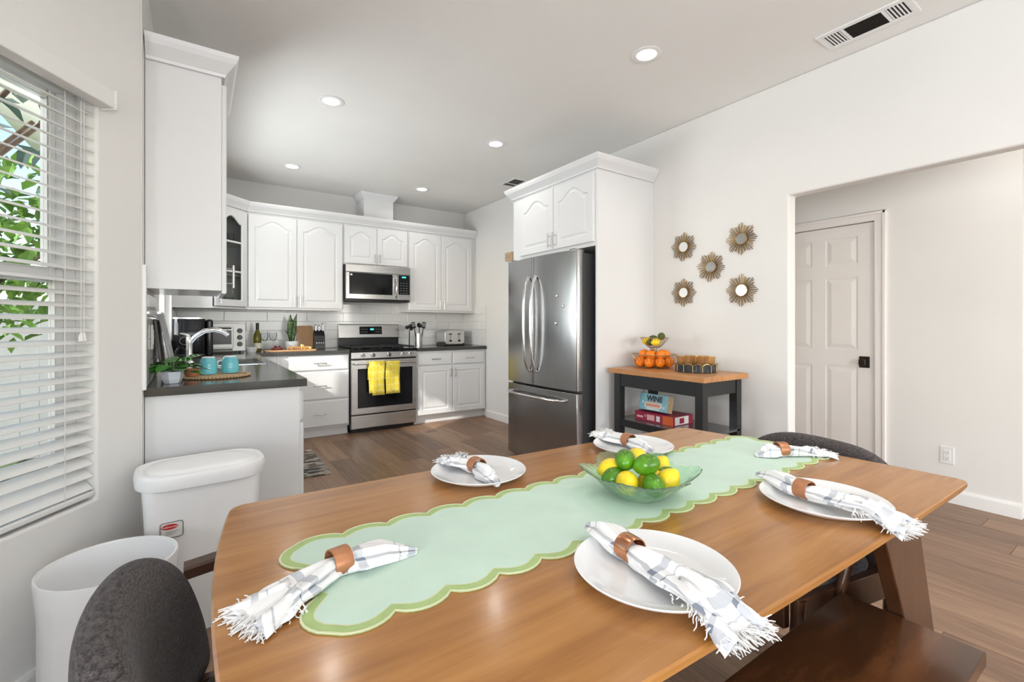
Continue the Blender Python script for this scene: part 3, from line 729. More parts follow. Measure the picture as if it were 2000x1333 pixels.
# ---------------------------------------------------------------- countertops
SX0, SX1, SY0, SY1 = .0, .40, 3.62, 4.26
m = MB(); ct0 = .875
for a in ((XL+.001, .465, 2.542, SY0), (XL+.001, .465, SY1, YB-.001), (XL+.001, SX0, SY0, SY1), (SX1, .465, SY0, SY1), (.465, 1.366, 5.12, YB-.001)): m.box(a[0], a[1], a[2], a[3], ct0, CT)
tag(m.build('countertop', 'quartz'), 'dark grey quartz countertop wrapping the left run and the corner', 'countertop')
tag(B(2.137, XR-.001, 5.12, YB-.001, ct0, CT).build('countertop', 'quartz', bevel=.003), 'dark grey quartz countertop right of the range', 'countertop')
t = thing('kitchen_sink', 'white undermount sink set in the left counter', 'sink', (.2, 3.94, .68))
m = MB(); g = .012
m.box(SX0-g, SX1+g, SY0-g, SY1+g, .66, .672); m.box(SX0-g, SX0, SY0-g, SY1+g, .672, .874); m.box(SX1, SX1+g, SY0-g, SY1+g, .672, .874); m.box(SX0, SX1, SY0-g, SY0, .672, .874); m.box(SX0, SX1, SY1, SY1+g, .672, .874)
m.build('basin', 'sinkwhite', t, w=True); MB().cyl((.2, 3.94, .672), (.2, 3.94, .675), .04).build('drain', 'chrome', t, w=True)
# ---------------------------------------------------------------- backsplash tiles
TH, TL = .1035, .405
def tiles(name, label_side, n_along, along0, along1, placer, rows=5, zlim=None):
    bs = tag(placer('back'), kind='structure')
    for r in range(rows):
        z = CT+.0015+r*TH; off = 0 if r % 2 == 0 else TL/2
        a = along0-TL+((.844-TL*.0)-along0+off) % TL
        while a < along1-.002:
            b = min(a+TL, along1); aa = max(a, along0)
            if b-aa > .02: placer('tile', bs, aa, b, z)
            a += TL
_tm = {}
def tilebox(L, ax):
    key = (round(L, 4), ax)
    if key not in _tm:
        g = .001
        q = MB()
        if ax == 'x': q.loft([[Vector((g, 0, g)), Vector((L-g, 0, g)), Vector((L-g, 0, TH-g)), Vector((g, 0, TH-g))], [Vector((g, -.0045, g)), Vector((L-g, -.0045, g)), Vector((L-g, -.0045, TH-g)), Vector((g, -.0045, TH-g))], [Vector((g+.002, -.006, g+.002)), Vector((L-g-.002, -.006, g+.002)), Vector((L-g-.002, -.006, TH-g-.002)), Vector((g+.002, -.006, TH-g-.002))]])
        _tm[key] = q.mesh('tile')
    return _tm[key]
def pl_back(kind, bs=None, a=0, b=0, z=0):
    if kind == 'back': return B(XL, XR, YB-.004, YB, CT, CT+5*TH).build('trim_4', 'grout')
    put('tile', tilebox(b-a, 'x'), 'tile', bs, loc=(a, YB-.004, z))
tiles('b', '', 0, XL+.001, XR-.001, pl_back)
def pl_right(kind, bs=None, a=0, b=0, z=0):
    if kind == 'back': return B(XR-.004, XR, 5.15, YB, CT, CT+5*TH).build('trim_5', 'grout')
    put('tile', tilebox(b-a, 'x'), 'tile', bs, loc=(XR-.004, b, z), rot=(0, 0, R(-90)))
tiles('r', '', 0, 5.15, YB-.007, pl_right)
def pl_left(kind, bs=None, a=0, b=0, z=0):
    if kind == 'back': return B(XL, XL+.004, 2.502, 3.18, CT, CT+4*TH).build('trim_6', 'grout')
    put('tile', tilebox(b-a, 'x'), 'tile', bs, loc=(XL+.004, a, z), rot=(0, 0, R(90)))
tiles('l', '', 0, 2.502, 3.18, pl_left, rows=4)
def pl_left2(kind, bs=None, a=0, b=0, z=0):
    if kind == 'back': return B(XL, XL+.004, 4.82, YB-.01, CT, CT+4*TH).build('trim_7', 'grout')
    put('tile', tilebox(b-a, 'x'), 'tile', bs, loc=(XL+.004, a, z), rot=(0, 0, R(90)))
tiles('l', '', 0, 4.82, YB-.01, pl_left2, rows=4)

# ================================================================ RANGE
RX0, RX1, RY = 1.372, 2.130, 5.11
rw = RX1-RX0
t = thing('gas_range', 'stainless gas range with black cooktop and rear control panel', 'range', (RX0, RY, 0))
m = MB(); m.box(.004, rw-.004, .03, YB-RY-.012, .04, .905); m.box(.02, rw-.02, .06, .5, .0, .04); m.build('body', 'black', t)
B(.006, rw-.006, 0, .03, .048, .192).build('bottom_drawer', 'stainless', t, bevel=.006)
dd = B(.004, rw-.004, -.012, .03, .205, .800).build('oven_door', 'stainless', t, bevel=.006)
B(.072, rw-.058, -.014, -.0105, .275, .705).build('window', 'blackgloss', dd, bevel=.001)
m = MB(); m.cyl((.03, -.05, .762), (rw-.03, -.05, .762), .0115, 14)
for x in (.05, rw-.05): m.cyl((x, -.012, .762), (x, -.05, .762), .009, 10)
m.build('handle', 'stainless', dd, smooth=40)
cp_ = MB().prism_yz([(0, .812), (-.016, .818), (-.004, .886), (.03, .886), (.03, .812)], .004, rw-.004).build('control_panel', 'stainless', t, bevel=.003)
for fx in (.13, .24, .42, .585, .675):
    m = MB(); m.cyl((fx, -.008, .852), (fx, -.016, .851), .026, 20); m.cyl((fx, -.016, .851), (fx, -.044, .847), .020, 20, .017); m.build('knob', 'chrome', cp_, smooth=40)
m = MB(); m.box(0, rw, -.012, YB-RY-.07, .888, .918); m.build('cooktop', 'blackgloss', t, bevel=.004)
# grates
for gx0, gx1 in ((.02, .262), (.268, .49), (.496, rw-.02)):
    m = MB(); y0g, y1g = .03, .54; zg = .945; r = .006
    for a in ((gx0, gx1, y0g, y0g+.013), (gx0, gx1, y1g-.013, y1g), (gx0, gx0+.013, y0g, y1g), (gx1-.013, gx1, y0g, y1g), (gx0, gx1, (y0g+y1g)/2-.006, (y0g+y1g)/2+.006)): m.box(a[0], a[1], a[2], a[3], zg-.012, zg)
    xm = (gx0+gx1)/2
    for yy in (.16, .41):
        m.box(xm-.005, xm+.005, yy-.115, yy-.035, zg-.012, zg+.002); m.box(xm-.005, xm+.005, yy+.035, yy+.115, zg-.012, zg+.002); m.box(gx0, xm-.035, yy-.005, yy+.005, zg-.012, zg+.002); m.box(xm+.035, gx1, yy-.005, yy+.005, zg-.012, zg+.002)
    for xx in (gx0+.004, gx1-.016):
        for yy in (y0g+.002, y1g-.014): m.box(xx, xx+.012, yy, yy+.012, .918, zg-.012)
    m.build('grate', 'castiron', t, bevel=.002)
    for yy in (.16, .41): MB().lathe([(.0005, .934), (.03, .934), (.036, .928), (.036, .918), (.045, .918)], 20, (xm, yy, 0)).build('burner', 'castiron', t, smooth=40)
# oblong griddle-like spoon rest visible as grey lid at the left burner
yb_ = YB-RY-.075
bg = MB().prism_yz([(yb_, 1.022), (yb_-.012, 1.03), (yb_+.006, 1.185), (yb_+.03, 1.198), (YB-RY-.012, 1.198), (YB-RY-.012, 1.022)], .012, rw-.004).build('backguard', 'stainless', t, bevel=.004)
B(.016, rw-.008, yb_+.012, YB-RY-.012, .905, 1.03).build('backguard_base', 'black', t)
ov = MB(); ov.loft([[Vector((x, y-.001, z)) for x, y, z in ((.255, yb_-.0095, 1.072), (.53, yb_-.0095, 1.072), (.53, yb_+.0035, 1.166), (.255, yb_+.0035, 1.166))], [Vector((x, y+.006, z)) for x, y, z in ((.255, yb_-.0095, 1.072), (.53, yb_-.0095, 1.072), (.53, yb_+.0035, 1.166), (.255, yb_+.0035, 1.166))]])
dp = ov.build('display', 'blackgloss', t)
B(.385, .43, yb_-.0045, yb_-.0010, 1.122, 1.142).build('clock_digits', 'led', dp)
m = MB()
for i in range(4):
    for zz in (1.098, 1.13): m.box(.275+i*.022, .285+i*.022, yb_-.0075+(zz-1.098)*.14, yb_-.0035+(zz-1.098)*.14, zz, zz+.005); m.box(.455+i*.017, .463+i*.017, yb_-.0075+(zz-1.098)*.14, yb_-.0035+(zz-1.098)*.14, zz, zz+.005)
m.build('button_marks', 'graytext', dp)
# towels over the oven handle
def towel(label, x, w, zb, extra=0):
    t = thing('dish_towel', label, 'towel', (RX0+x, RY-.05, .762))
    def sheet(x0, x1, zb, yo, seed):
        rnd = random.Random(seed); prof = [(.0215+yo, -.18), (.0205+yo*.5, -.08)]
        for i in range(7): a = PI*i/6; prof.append((math.cos(a)*.0185+yo*math.cos(a), math.sin(a)*(.0185+yo)))
        for i in range(1, 8): prof.append((-.0195-yo-.003*math.sin(i*.7), zb*i/7))
        rows = []
        for y, z in prof:
            rows.append([Vector((lerp(x0, x1, k/8)+.004*math.sin(z*18+seed), y+(.0025*math.sin(k*1.3+seed)*min(1, abs(z)*6) if z < -.02 and y < 0 else 0), z)) for k in range(9)])
        m = MB(); m.loft(rows, closed=False); return m
    for i, (a, b, z, yo, sd) in enumerate(extra or [(0, w, zb, 0, 1)]):
        o = sheet(a, b, z, yo, sd).build('fold', 'towel', t, smooth=60); sm = o.modifiers.new('thick', 'SOLIDIFY'); sm.thickness = .004; sm.offset = 0
towel('yellow patterned towel hanging at the left on the oven handle, folded in two', .178, .155, -.345, [(0, .12, -.325, .0, 1), (.035, .17, -.350, .0065, 2)])
towel('yellow patterned towel hanging at the right on the oven handle', .365, .16, -.345)
# ================================================================ MICROWAVE
MX0, MX1, MY, MZ0, MZ1 = 1.378, 2.138, 5.325, 1.462, 1.872
mw = MX1-MX0; mh = MZ1-MZ0
t = thing('microwave', 'stainless over-the-range microwave with dark glass door', 'microwave', (MX0, MY, MZ0))
B(0, mw, .03, YB-MY-.012, .0, mh).build('body', 'black', t)
B(.0, mw, .0, .03, mh-.085, mh).build('vent_trim', 'stainless', t, bevel=.004)
dr_ = B(.0, .595, -.006, .03, .02, mh-.088).build('door', 'stainless', t, bevel=.004)
B(.035, .535, -.008, -.005, .075, mh-.092).build('window', 'blackgloss', dr_, bevel=.001)
m = MB(); m.tube([(.572, -.006, .05), (.572, -.04, .075), (.572, -.048, .17), (.572, -.04, .265), (.572, -.006, .285)], .011, 10); m.build('handle', 'chrome', dr_, smooth=50)
pn = B(.6, mw, -.006, .03, .02, mh-.088).build('control_panel', 'stainless', t, bevel=.004)
B(.607, mw-.012, -.008, -.005, .085, mh-.092).build('keypad', 'screenglass', pn)
B(.65, .70, -.009, -.0075, mh-.125, mh-.108).build('clock_digits', 'led', pn)
m = MB()
for i in range(3):
    for j in range(5): m.box(.63+i*.035, .648+i*.035, -.0088, -.0078, .10+j*.03, .104+j*.03)
m.build('key_marks', 'graytext', pn)
m = MB(); m.box(.02, mw-.02, .02, .3, -.006, 0); m.build('underside_filter', 'castiron', t)
tag(B(MX0+.045, MX0+.068, MY-.0092, MY-.0083, MZ0+.283, MZ0+.303).build('sticker', 'paper'), 'small white sticker on the microwave door glass', 'sticker')

# ================================================================ REFRIGERATOR AND SURROUND
XS = 2.462; YN, YFAR = 2.483, 3.587
t = thing('refrigerator_surround', 'tall white panels enclosing the refrigerator', 'panel', (XS, YN, 0))
B(XS, XR-.001, YN, YN+.022, 0, 2.353).build('side_panel', 'cabinet', t, w=True, bevel=.0015)
B(XS, XR-.001, YFAR-.022, YFAR, 0, 2.353).build('side_panel', 'cabinet', t, w=True, bevel=.0015)
wc = YFAR-.022-(YN+.022)
ZF = 1.782
def fr_pair(w):
    L = .475
    return [dict(k='door', x=.105, z=.03, w=.478, h=.515, arch=.075, hd=(.478-.03, .075, True, .12)), dict(k='door', x=.589, z=.03, w=w-.589-.006, h=.515, arch=.075, hd=(.03, .075, True, .12))]
cabinet('refrigerator_cabinet', 'white two-door cabinet above the refrigerator', (XS+.001, YFAR-.0225, ZF), R(-90), wc-.001, XR-XS-.003, 2.353-ZF, fr_pair(wc))
tag(MB().sweep([(XR-.004, YFAR+.001), (XS-.001, YFAR+.001), (XS-.001, YN-.001), (XR-.004, YN-.001)][::1], [(-o if False else o, z+2.3535) for o, z in crown][::1]).build('crown_moulding', 'cabinet') if False else
    MB().sweep([(XR-.004, YN-.001), (XS-.001, YN-.001), (XS-.001, YFAR+.001), (XR-.004, YFAR+.001)][::-1], [(o, z+2.3535) for o, z in crown]).build('crown_moulding', 'cabinet'), 'white crown moulding wrapping the refrigerator cabinet', 'moulding')
# fridge: local x along width (far end = 0 at y=3.50, near = .92), facing -Y, rotated to face -X
FW = .93
t = thing('refrigerator', 'stainless french-door refrigerator with bottom freezer drawer', 'refrigerator', (2.405, 3.505, 0), R(-90))
m = MB(); m.box(.012, FW-.012, .0, .62, .03, 1.735); m.box(.03, FW-.03, .04, .58, 0, .03); m.build('case', 'fridgeside', t, bevel=.006)
def bowed(x0, x1, z0, z1, full=FW):
    m = MB(); K = 14; rings = []
    def yf(x): u = (x-full/2)/(full/2); return -.062-.024*(1-u*u)
    pts = []
    for k in range(K+1):
        x = lerp(x0, x1, k/K); pts.append((x, yf(x)))
    e = .012
    prof = [(x0, -.006), (x0, pts[0][1]+e)]+[(lerp(x0, x1, 0)+.006, pts[0][1]+.001)]+pts[1:-1]+[(x1-.006, pts[-1][1]+.001), (x1, pts[-1][1]+e), (x1, -.006)]
    m.prism(prof, z0, z1); return m
d1 = bowed(0, FW*.44, .685, 1.755).build('door', 'fridgesteel', t, smooth=35, bevel=.004)
d2 = bowed(FW*.44+.006, FW, .685, 1.755).build('door', 'fridgesteel', t, smooth=35, bevel=.004)
d3 = bowed(0, FW, .045, .668).build('freezer_drawer', 'fridgesteel', t, smooth=35, bevel=.004)
def bow_handle(x, sgn, par):
    pts = []
    for i in range(15):
        u = -1+2*i/14; pts.append((x+sgn*.035*(1-u*u)*0+sgn*.012, -.086-.012-.05*(1-u**4)*1.0, lerp(.80, 1.59, i/14)))
    pts = [(pts[0][0], -.08, pts[0][2])]+pts+[(pts[-1][0], -.08, pts[-1][2])]
    MB().tube(pts, .0125, 10).build('handle', 'chrome', par, smooth=50)
bow_handle(FW*.44-.035, -1, d1); bow_handle(FW*.44+.041, 1, d2)
pts = [(.06, -.066, .60)]+[(lerp(.06, .80, i/14), -.085-.055*(1-(-1+2*i/14)**4)-.012, .60) for i in range(15)]+[(.80, -.066, .60)]
MB().tube(pts, .0125, 10).build('handle', 'chrome', d3, smooth=50)
m = MB()
for x in (.05, FW-.09): m.box(x, x+.05, -.06, .05, 1.7355, 1.765)
m.build('hinge_cover', 'rimdark', t, bevel=.004)
m = MB(); m.box(.0, FW, -.004, 0, .04, 1.74); m.build('gasket', 'rimdark', t)
for i, (yy, zz) in enumerate(((2.79, 1.415), (2.72, 1.33), (2.80, 1.20))):
    u = ((3.505-yy)-FW/2)/(FW/2); xx = 2.405-(.062+.024*(1-u*u))
    tag(MB().lathe([(.0005, 0), (.012, 0), (.011, .007), (.0005, .009)], 14).build('magnet', 'chrome', loc=(xx-.0005, yy, zz), rot=(0, R(-90), 0), smooth=40), 'small round silver magnet on the refrigerator door, '+('top', 'middle', 'lowest')[i]+' of three', 'magnet', 'refrigerator magnets')
# ================================================================ WALL DECOR
def sunburst(y, z, r, label, seed):
    t = thing('sunburst_mirror', label, 'mirror', (XR-.0005, y, z), R(-90), 'sunburst mirrors on the right wall')
    rnd = random.Random(seed); n = 48; ph = rnd.uniform(0, 1)
    m = MB()
    for i in range(n):
        a = 2*PI*i/n; k = .5+.5*math.cos(8*a+ph); R2 = r*(.80+.20*k**1.2)
        dy = -.008-.004*(i % 2)
        m.cyl((math.cos(a)*r*.36, dy, math.sin(a)*r*.36), (math.cos(a)*R2, dy, math.sin(a)*R2), .0024*r/.11, 5, .0030*r/.11)
    m.build('rays', 'gold', t)
    mm = MB(); K = 28
    mm.tube([(math.cos(2*PI*i/K)*r*.37, -.012, math.sin(2*PI*i/K)*r*.37) for i in range(K)], .004, 8, closed=True); mm.build('rim', 'gold', t, smooth=60)
    MB().cyl((0, -.009, 0), (0, -.012, 0), r*.36, 28).build('mirror_glass', 'mirror', t)
    MB().cyl((0, 0, 0), (0, -.009, 0), r*.42, 20).build('backing', 'gold', t)
for i, (y, z, r, l) in enumerate(((2.192, 1.786, .112, 'gold sunburst mirror, upper left of the group'), (1.737, 1.779, .112, 'gold sunburst mirror, upper right of the group'), (1.965, 1.609, .112, 'gold sunburst mirror at the centre of the group'), (2.192, 1.435, .110, 'gold sunburst mirror, lower left of the group'), (1.735, 1.426, .114, 'gold sunburst mirror, lower right of the group'))):
    sunburst(y, z, r, l, i)
t = thing('door_chime', 'small beige chime box on the wall beside the refrigerator cabinet', 'chime', (XR-.0005, 4.57, 2.0), R(-90)); B(-.07, .07, -.04, 0, -.05, .05).build('case', 'beige', t, bevel=.006); B(-.05, .05, -.043, -.04, -.03, .03).build('grille', 'tan', t)
# ================================================================ CART
cx0, cx1, cy0, cy1, cz = 2.535, 3.03, 1.655, 2.445, .868
t = thing('kitchen_cart', 'black kitchen cart with butcher block top and lower shelf', 'cart', (cx0, cy0, 0))
m = MB(); B(cx0, cx1, cy0, cy1, cz-.036, cz).build('top', 'butcher', t, w=True, bevel=.003)
for a in (cx0+.03, cx1-.085):
    for b in (cy0+.03, cy1-.085): B(a, a+.055, b, b+.055, .0, cz-.0365).build('leg', 'blackpaint', t, w=True, bevel=.002)
for a in ((cx0+.037, cx0+.057, cy0+.085, cy1-.085), (cx1-.057, cx1-.037, cy0+.085, cy1-.085), (cx0+.085, cx1-.085, cy0+.037, cy0+.057), (cx0+.085, cx1-.085, cy1-.057, cy1-.037)): B(a[0], a[1], a[2], a[3], cz-.13, cz-.0365).build('apron', 'blackpaint', t, w=True)
zs = .497
B(cx0+.05, cx1-.05, cy0+.03, cy1-.03, zs-.012, zs).build('shelf', 'shelfgloss', t, w=True)
for a in ((cx0+.035, cx0+.05, cy0+.085, cy1-.085), (cx1-.05, cx1-.035, cy0+.085, cy1-.085)): B(a[0], a[1], a[2], a[3], zs-.05, zs-.002).build('shelf_rail', 'blackpaint', t, w=True)
# boxes on the shelf
t = thing('game_box', 'red flat game box lying on the cart shelf', 'box', (2.66, 2.30, zs+.0005), R(-90))
bw_, bd_, bh_ = .33, .22, .062
B(0, bw_, 0, bd_, 0, bh_).build('box', 'magenta', t, bevel=.001)
B(.11, .175, -.0008, .0002, .012, .05).build('printed_patch', 'pinkpatch', t); B(.192, .222, -.0008, .0002, .012, .05).build('printed_patch', 'paper', t); B(.09, .10, -.0008, .0002, .03, .045).build('printed_patch', 'pinkpatch', t)
B(bw_-.085, bw_, -.0008, .0002, .001, bh_-.001).build('printed_patch', 'redorange', t); B(bw_-.0002, bw_+.0008, .02, .17, .004, bh_-.004).build('printed_patch', 'paper', t); B(bw_, bw_+.0012, .07, .12, .012, .048).build('printed_patch', 'magenta', t)
B(.02, .075, -.0008, .0002, .02, .035).build('printed_patch', 'pinkpatch', t)
t = thing('wine_game_box', 'blue boxed game with WINE lettering standing on the red box', 'box', (2.672, 2.292, zs+.0635), R(-90))
w_, h_, d_ = .245, .118, .06; lean = R(-12)
fb = B(0, w_, 0, d_, 0, h_).build('box', 'wineblue', t, loc=(0, .02, .012), rot=(lean, 0, 0), bevel=.001)
put('lettering', text_mesh('WINE', .052, .0003, .0022), 'textblack', fb, loc=(w_*.53, -.0006, h_*.58), rot=(R(90), 0, R(0)))
B(.06, .185, -.0008, .0002, .028, .048).build('printed_banner', 'salmon', fb); B(.05, .195, -.0005, .0002, .022, .056).build('printed_banner', 'cream', fb); B(.07, .18, -.0008, .0002, .008, .018).build('printed_banner', 'cream', fb)
B(.085, .16, -.0008, .0002, .060, .066).build('printed_banner', 'salmon', fb)
for q in ((.03, .055), (.195, .036), (.215, .03)): MB().cyl((q[0], .0002, q[1]), (q[0], -.0009, q[1]), .008, 12).build('printed_dot', 'paper', fb)
B(w_-.0002, w_+.0008, .002, d_-.002, .002, h_-.002).build('printed_side', 'tan', fb); B(.001, w_-.001, .001, d_-.001, h_-.0002, h_+.0006).build('printed_top', 'winetop', fb)
# fruit basket, two tiers
bx, by = 2.83, 2.262
t = thing('fruit_basket', 'two-tier brass wire fruit basket on the cart', 'basket', (bx, by, cz+.0005))
m = MB(); wr = .0017
def wirebowl(m, zb, zt, rb, rt, n, power=.55):
    for z, r, k in ((zt, rt, 1.8), (zb, rb, 1.2)): m.tube([(math.cos(2*PI*i/40)*r, math.sin(2*PI*i/40)*r, z) for i in range(40)], wr*k, 6, closed=True)
    for i in range(n):
        a = 2*PI*i/n; m.tube([(math.cos(a)*lerp(rb, rt, u**power), math.sin(a)*lerp(rb, rt, u**power), lerp(zb, zt, u)) for u in (0, .12, .3, .6, 1)], wr, 5)
    for i in range(n//2):
        a = 2*PI*i/(n//2); m.tube([(0, 0, zb), (math.cos(a)*rb, math.sin(a)*rb, zb)], wr, 4)
wirebowl(m, .004, .098, .10, .163, 36); m.build('lower_bowl', 'brasswire', t)
m = MB(); wirebowl(m, .150, .222, .035, .102, 26, .7); m.build('upper_bowl', 'brasswire', t)
m = MB(); m.cyl((0, 0, .002), (0, 0, .152), .004, 8)
for i in range(10): a = 2*PI*i/10; m.tube([(math.cos(a)*.035, math.sin(a)*.035, .150), (math.cos(a)*.018, math.sin(a)*.018, .128), (math.cos(a)*.03, math.sin(a)*.03, .105)], wr, 4)
m.build('stem', 'brasswire', t)
ome = MB().sphere((0, 0, 0), .036, 16, 10, (1, 1, .95)).mesh('orange', 60)
k = 0
for ring, n, rr, zz in ((0, 9, .112, .044), (1, 4, .052, .042), (2, 7, .082, .098)):
    for i in range(n):
        a = 2*PI*i/n+ring*.4
        tag(put('orange', ome, 'orange', None, loc=(bx+math.cos(a)*rr, by+math.sin(a)*rr, cz+zz), rot=(k, k*.7, k*1.3)), 'bright orange in the lower tier of the wire fruit basket', 'orange', 'oranges in the lower basket tier'); k += 1
def citrus(name, mat, c, r, rot, label, cat, group, el=1.2, tip=.18, **kw):
    return tag(put(name, MB().sphere((0, 0, 0), r, 18, 12, (1, 1, el), tip).mesh(name, 60), mat, None, loc=c, rot=rot), label, cat, group)
g2 = 'fruit in the upper basket tier'
zt = cz+.18
citrus('lemon', 'lemon', (bx-.05, by+.028, zt+.02), .028, (1.3, .3, .2), 'lemon at the left in the upper basket tier', 'lemon', g2)
citrus('lemon', 'lemon', (bx-.045, by-.05, zt+.013), .028, (1.2, .8, 1), 'lemon at the right in the upper basket tier', 'lemon', g2)
for i, (dx, dy, dz, l) in enumerate(((-.052, -.01, .012, 'dark avocado at the front of the upper basket tier between two lemons'), (.012, -.056, .055, 'dark avocado piled highest at the right of the upper basket tier'), (.0, .01, .035, 'dark avocado in the middle of the upper basket tier'), (.05, .03, .02, 'dark avocado at the back of the upper basket tier'))):
    citrus('avocado', 'avocado', (bx+dx, by+dy, zt+dz), .027, (1.3, i, i*2), l, 'avocado', g2, 1.25, .08)
# glasses tray
gx, gy = 2.82, 1.905
t = thing('glass_caddy', 'dark round caddy with gold arches holding amber glasses', 'caddy', (gx, gy, cz+.0005))
MB().lathe([(.0005, 0), (.133, 0), (.136, .004), (.136, .008), (.0005, .008)], 40).build('base', 'smokeglass', t, smooth=40)
MB().lathe([(.130, .008), (.134, .008), (.134, .05), (.130, .05)], 40).build('wall', 'smokeglass', t, smooth=40)
na = 14
for i in range(na):
    a0_, a1_ = 2*PI*i/na, 2*PI*(i+1)/na; rr = .1365; pts = [(math.cos(a0_)*rr, math.sin(a0_)*rr, .004)]
    for j in range(9): u = j/8; a = lerp(a0_, a1_, u); pts.append((math.cos(a)*rr, math.sin(a)*rr, .046+.014*math.sin(PI*u)))
    pts.append((math.cos(a1_)*rr, math.sin(a1_)*rr, .004)); MB().tube(pts, .0022, 5).build('arch', 'brasswire', t)
gme = MB().lathe([(.0005, .003), (.030, .003), (.034, .095), (.0355, .095), (.032, 0), (.0005, 0)], 20).mesh('glass', 40)
for i in range(7):
    a = 2*PI*i/6; rr = .088 if i < 6 else 0
    tag(put('amber_glass', gme, 'amberglass', None, loc=(gx+math.cos(a)*rr, gy+math.sin(a)*rr, cz+.0095)), 'amber glass tumbler standing in the gold-arched caddy', 'glass', 'amber glasses in the caddy')
# ================================================================ DINING TABLE
def table_outline(ins=0.):
    FLc, FRc, NRc, NLc = Vector((.066, 1.290)), Vector((1.70, 1.213)), Vector((1.776, .345)), Vector((.045, .392))
    ctr = Vector((.9, .81))
    sides = [(FLc, FRc, .012), (FRc, NRc, .018), (NRc, NLc, .012), (NLc, FLc, .038)]
    def sp(sd, u):
        a, b, bow = sd; d = b-a; n = Vector((-d.y, d.x)).normalized()
        if n.dot((a+b)/2-ctr) < 0: n = -n
        return a+d*u+n*bow*4*u*(1-u)
    out = []; rc = .032
    for i in range(4):
        sd = sides[i]; L = (sd[1]-sd[0]).length; lo = rc/L
        for k in range(17): out.append(sp(sd, lerp(lo, 1-lo, k/16)))
        nx = sides[(i+1) % 4]; p0 = sp(sd, 1-lo); p2 = sp(nx, rc/(nx[1]-nx[0]).length); p1 = sd[1]
        for k in range(1, 5): u = k/5; out.append(p0*(1-u)**2+p1*2*u*(1-u)+p2*u*u)
    if ins: out = [ctr+(p-ctr)*(1-ins/(p-ctr).length) for p in out]
    return [(p.x, p.y) for p in out]
t = thing('dining_table', 'walnut brown mid-century dining table with splayed slab legs', 'table', (.9, .8, 0))
m = MB(); o0, o1, o2 = table_outline(.004), table_outline(0), table_outline(.014)
m.loft([[Vector((x, y, TZ-.024)) for x, y in o2], [Vector((x, y, TZ-.012)) for x, y in o1], [Vector((x, y, TZ-.003)) for x, y in o1], [Vector((x, y, TZ)) for x, y in o0]][::1])
m.build('tabletop', 'walnut', t, w=True, smooth=30)
zu = TZ-.0245
for a in ((.42, 1.40, .47, .495), (.42, 1.40, 1.115, 1.14)): B(a[0], a[1], a[2], a[3], zu-.075, zu).build('apron', 'walnut', t, w=True)
for a in ((.395, .42, .47, 1.14), (1.40, 1.425, .47, 1.14)): B(a[0], a[1], a[2], a[3], zu-.075, zu).build('apron', 'walnut', t, w=True)
for sx in (1, -1):
    for yy in (.400, 1.175):
        pr = [(1.30, zu), (1.54, zu), (1.82, 0), (1.715, 0)]
        if sx < 0: pr = [(1.82-x+.02, z) for x, z in pr]
        MB().prism_xz(pr, yy, yy+.034).build('leg', 'legwood', t, w=True, bevel=.003)
# bench
t = thing('bench', 'dark glossy wooden bench tucked under the near side of the table', 'bench', (.84, .43, 0))
B(.34, 1.432, .252, .530, .438, .470).build('seat', 'benchwood', t, w=True, bevel=.003)
for a in (.39, 1.345):
    for b in (.27, .475): B(a, a+.04, b, b+.035, 0, .4375).build('leg', 'blackpaint', t, w=True, bevel=.002)
for b in (.28, .485): B(.43, 1.345, b, b+.018, .375, .4375).build('apron', 'benchwood', t, w=True)
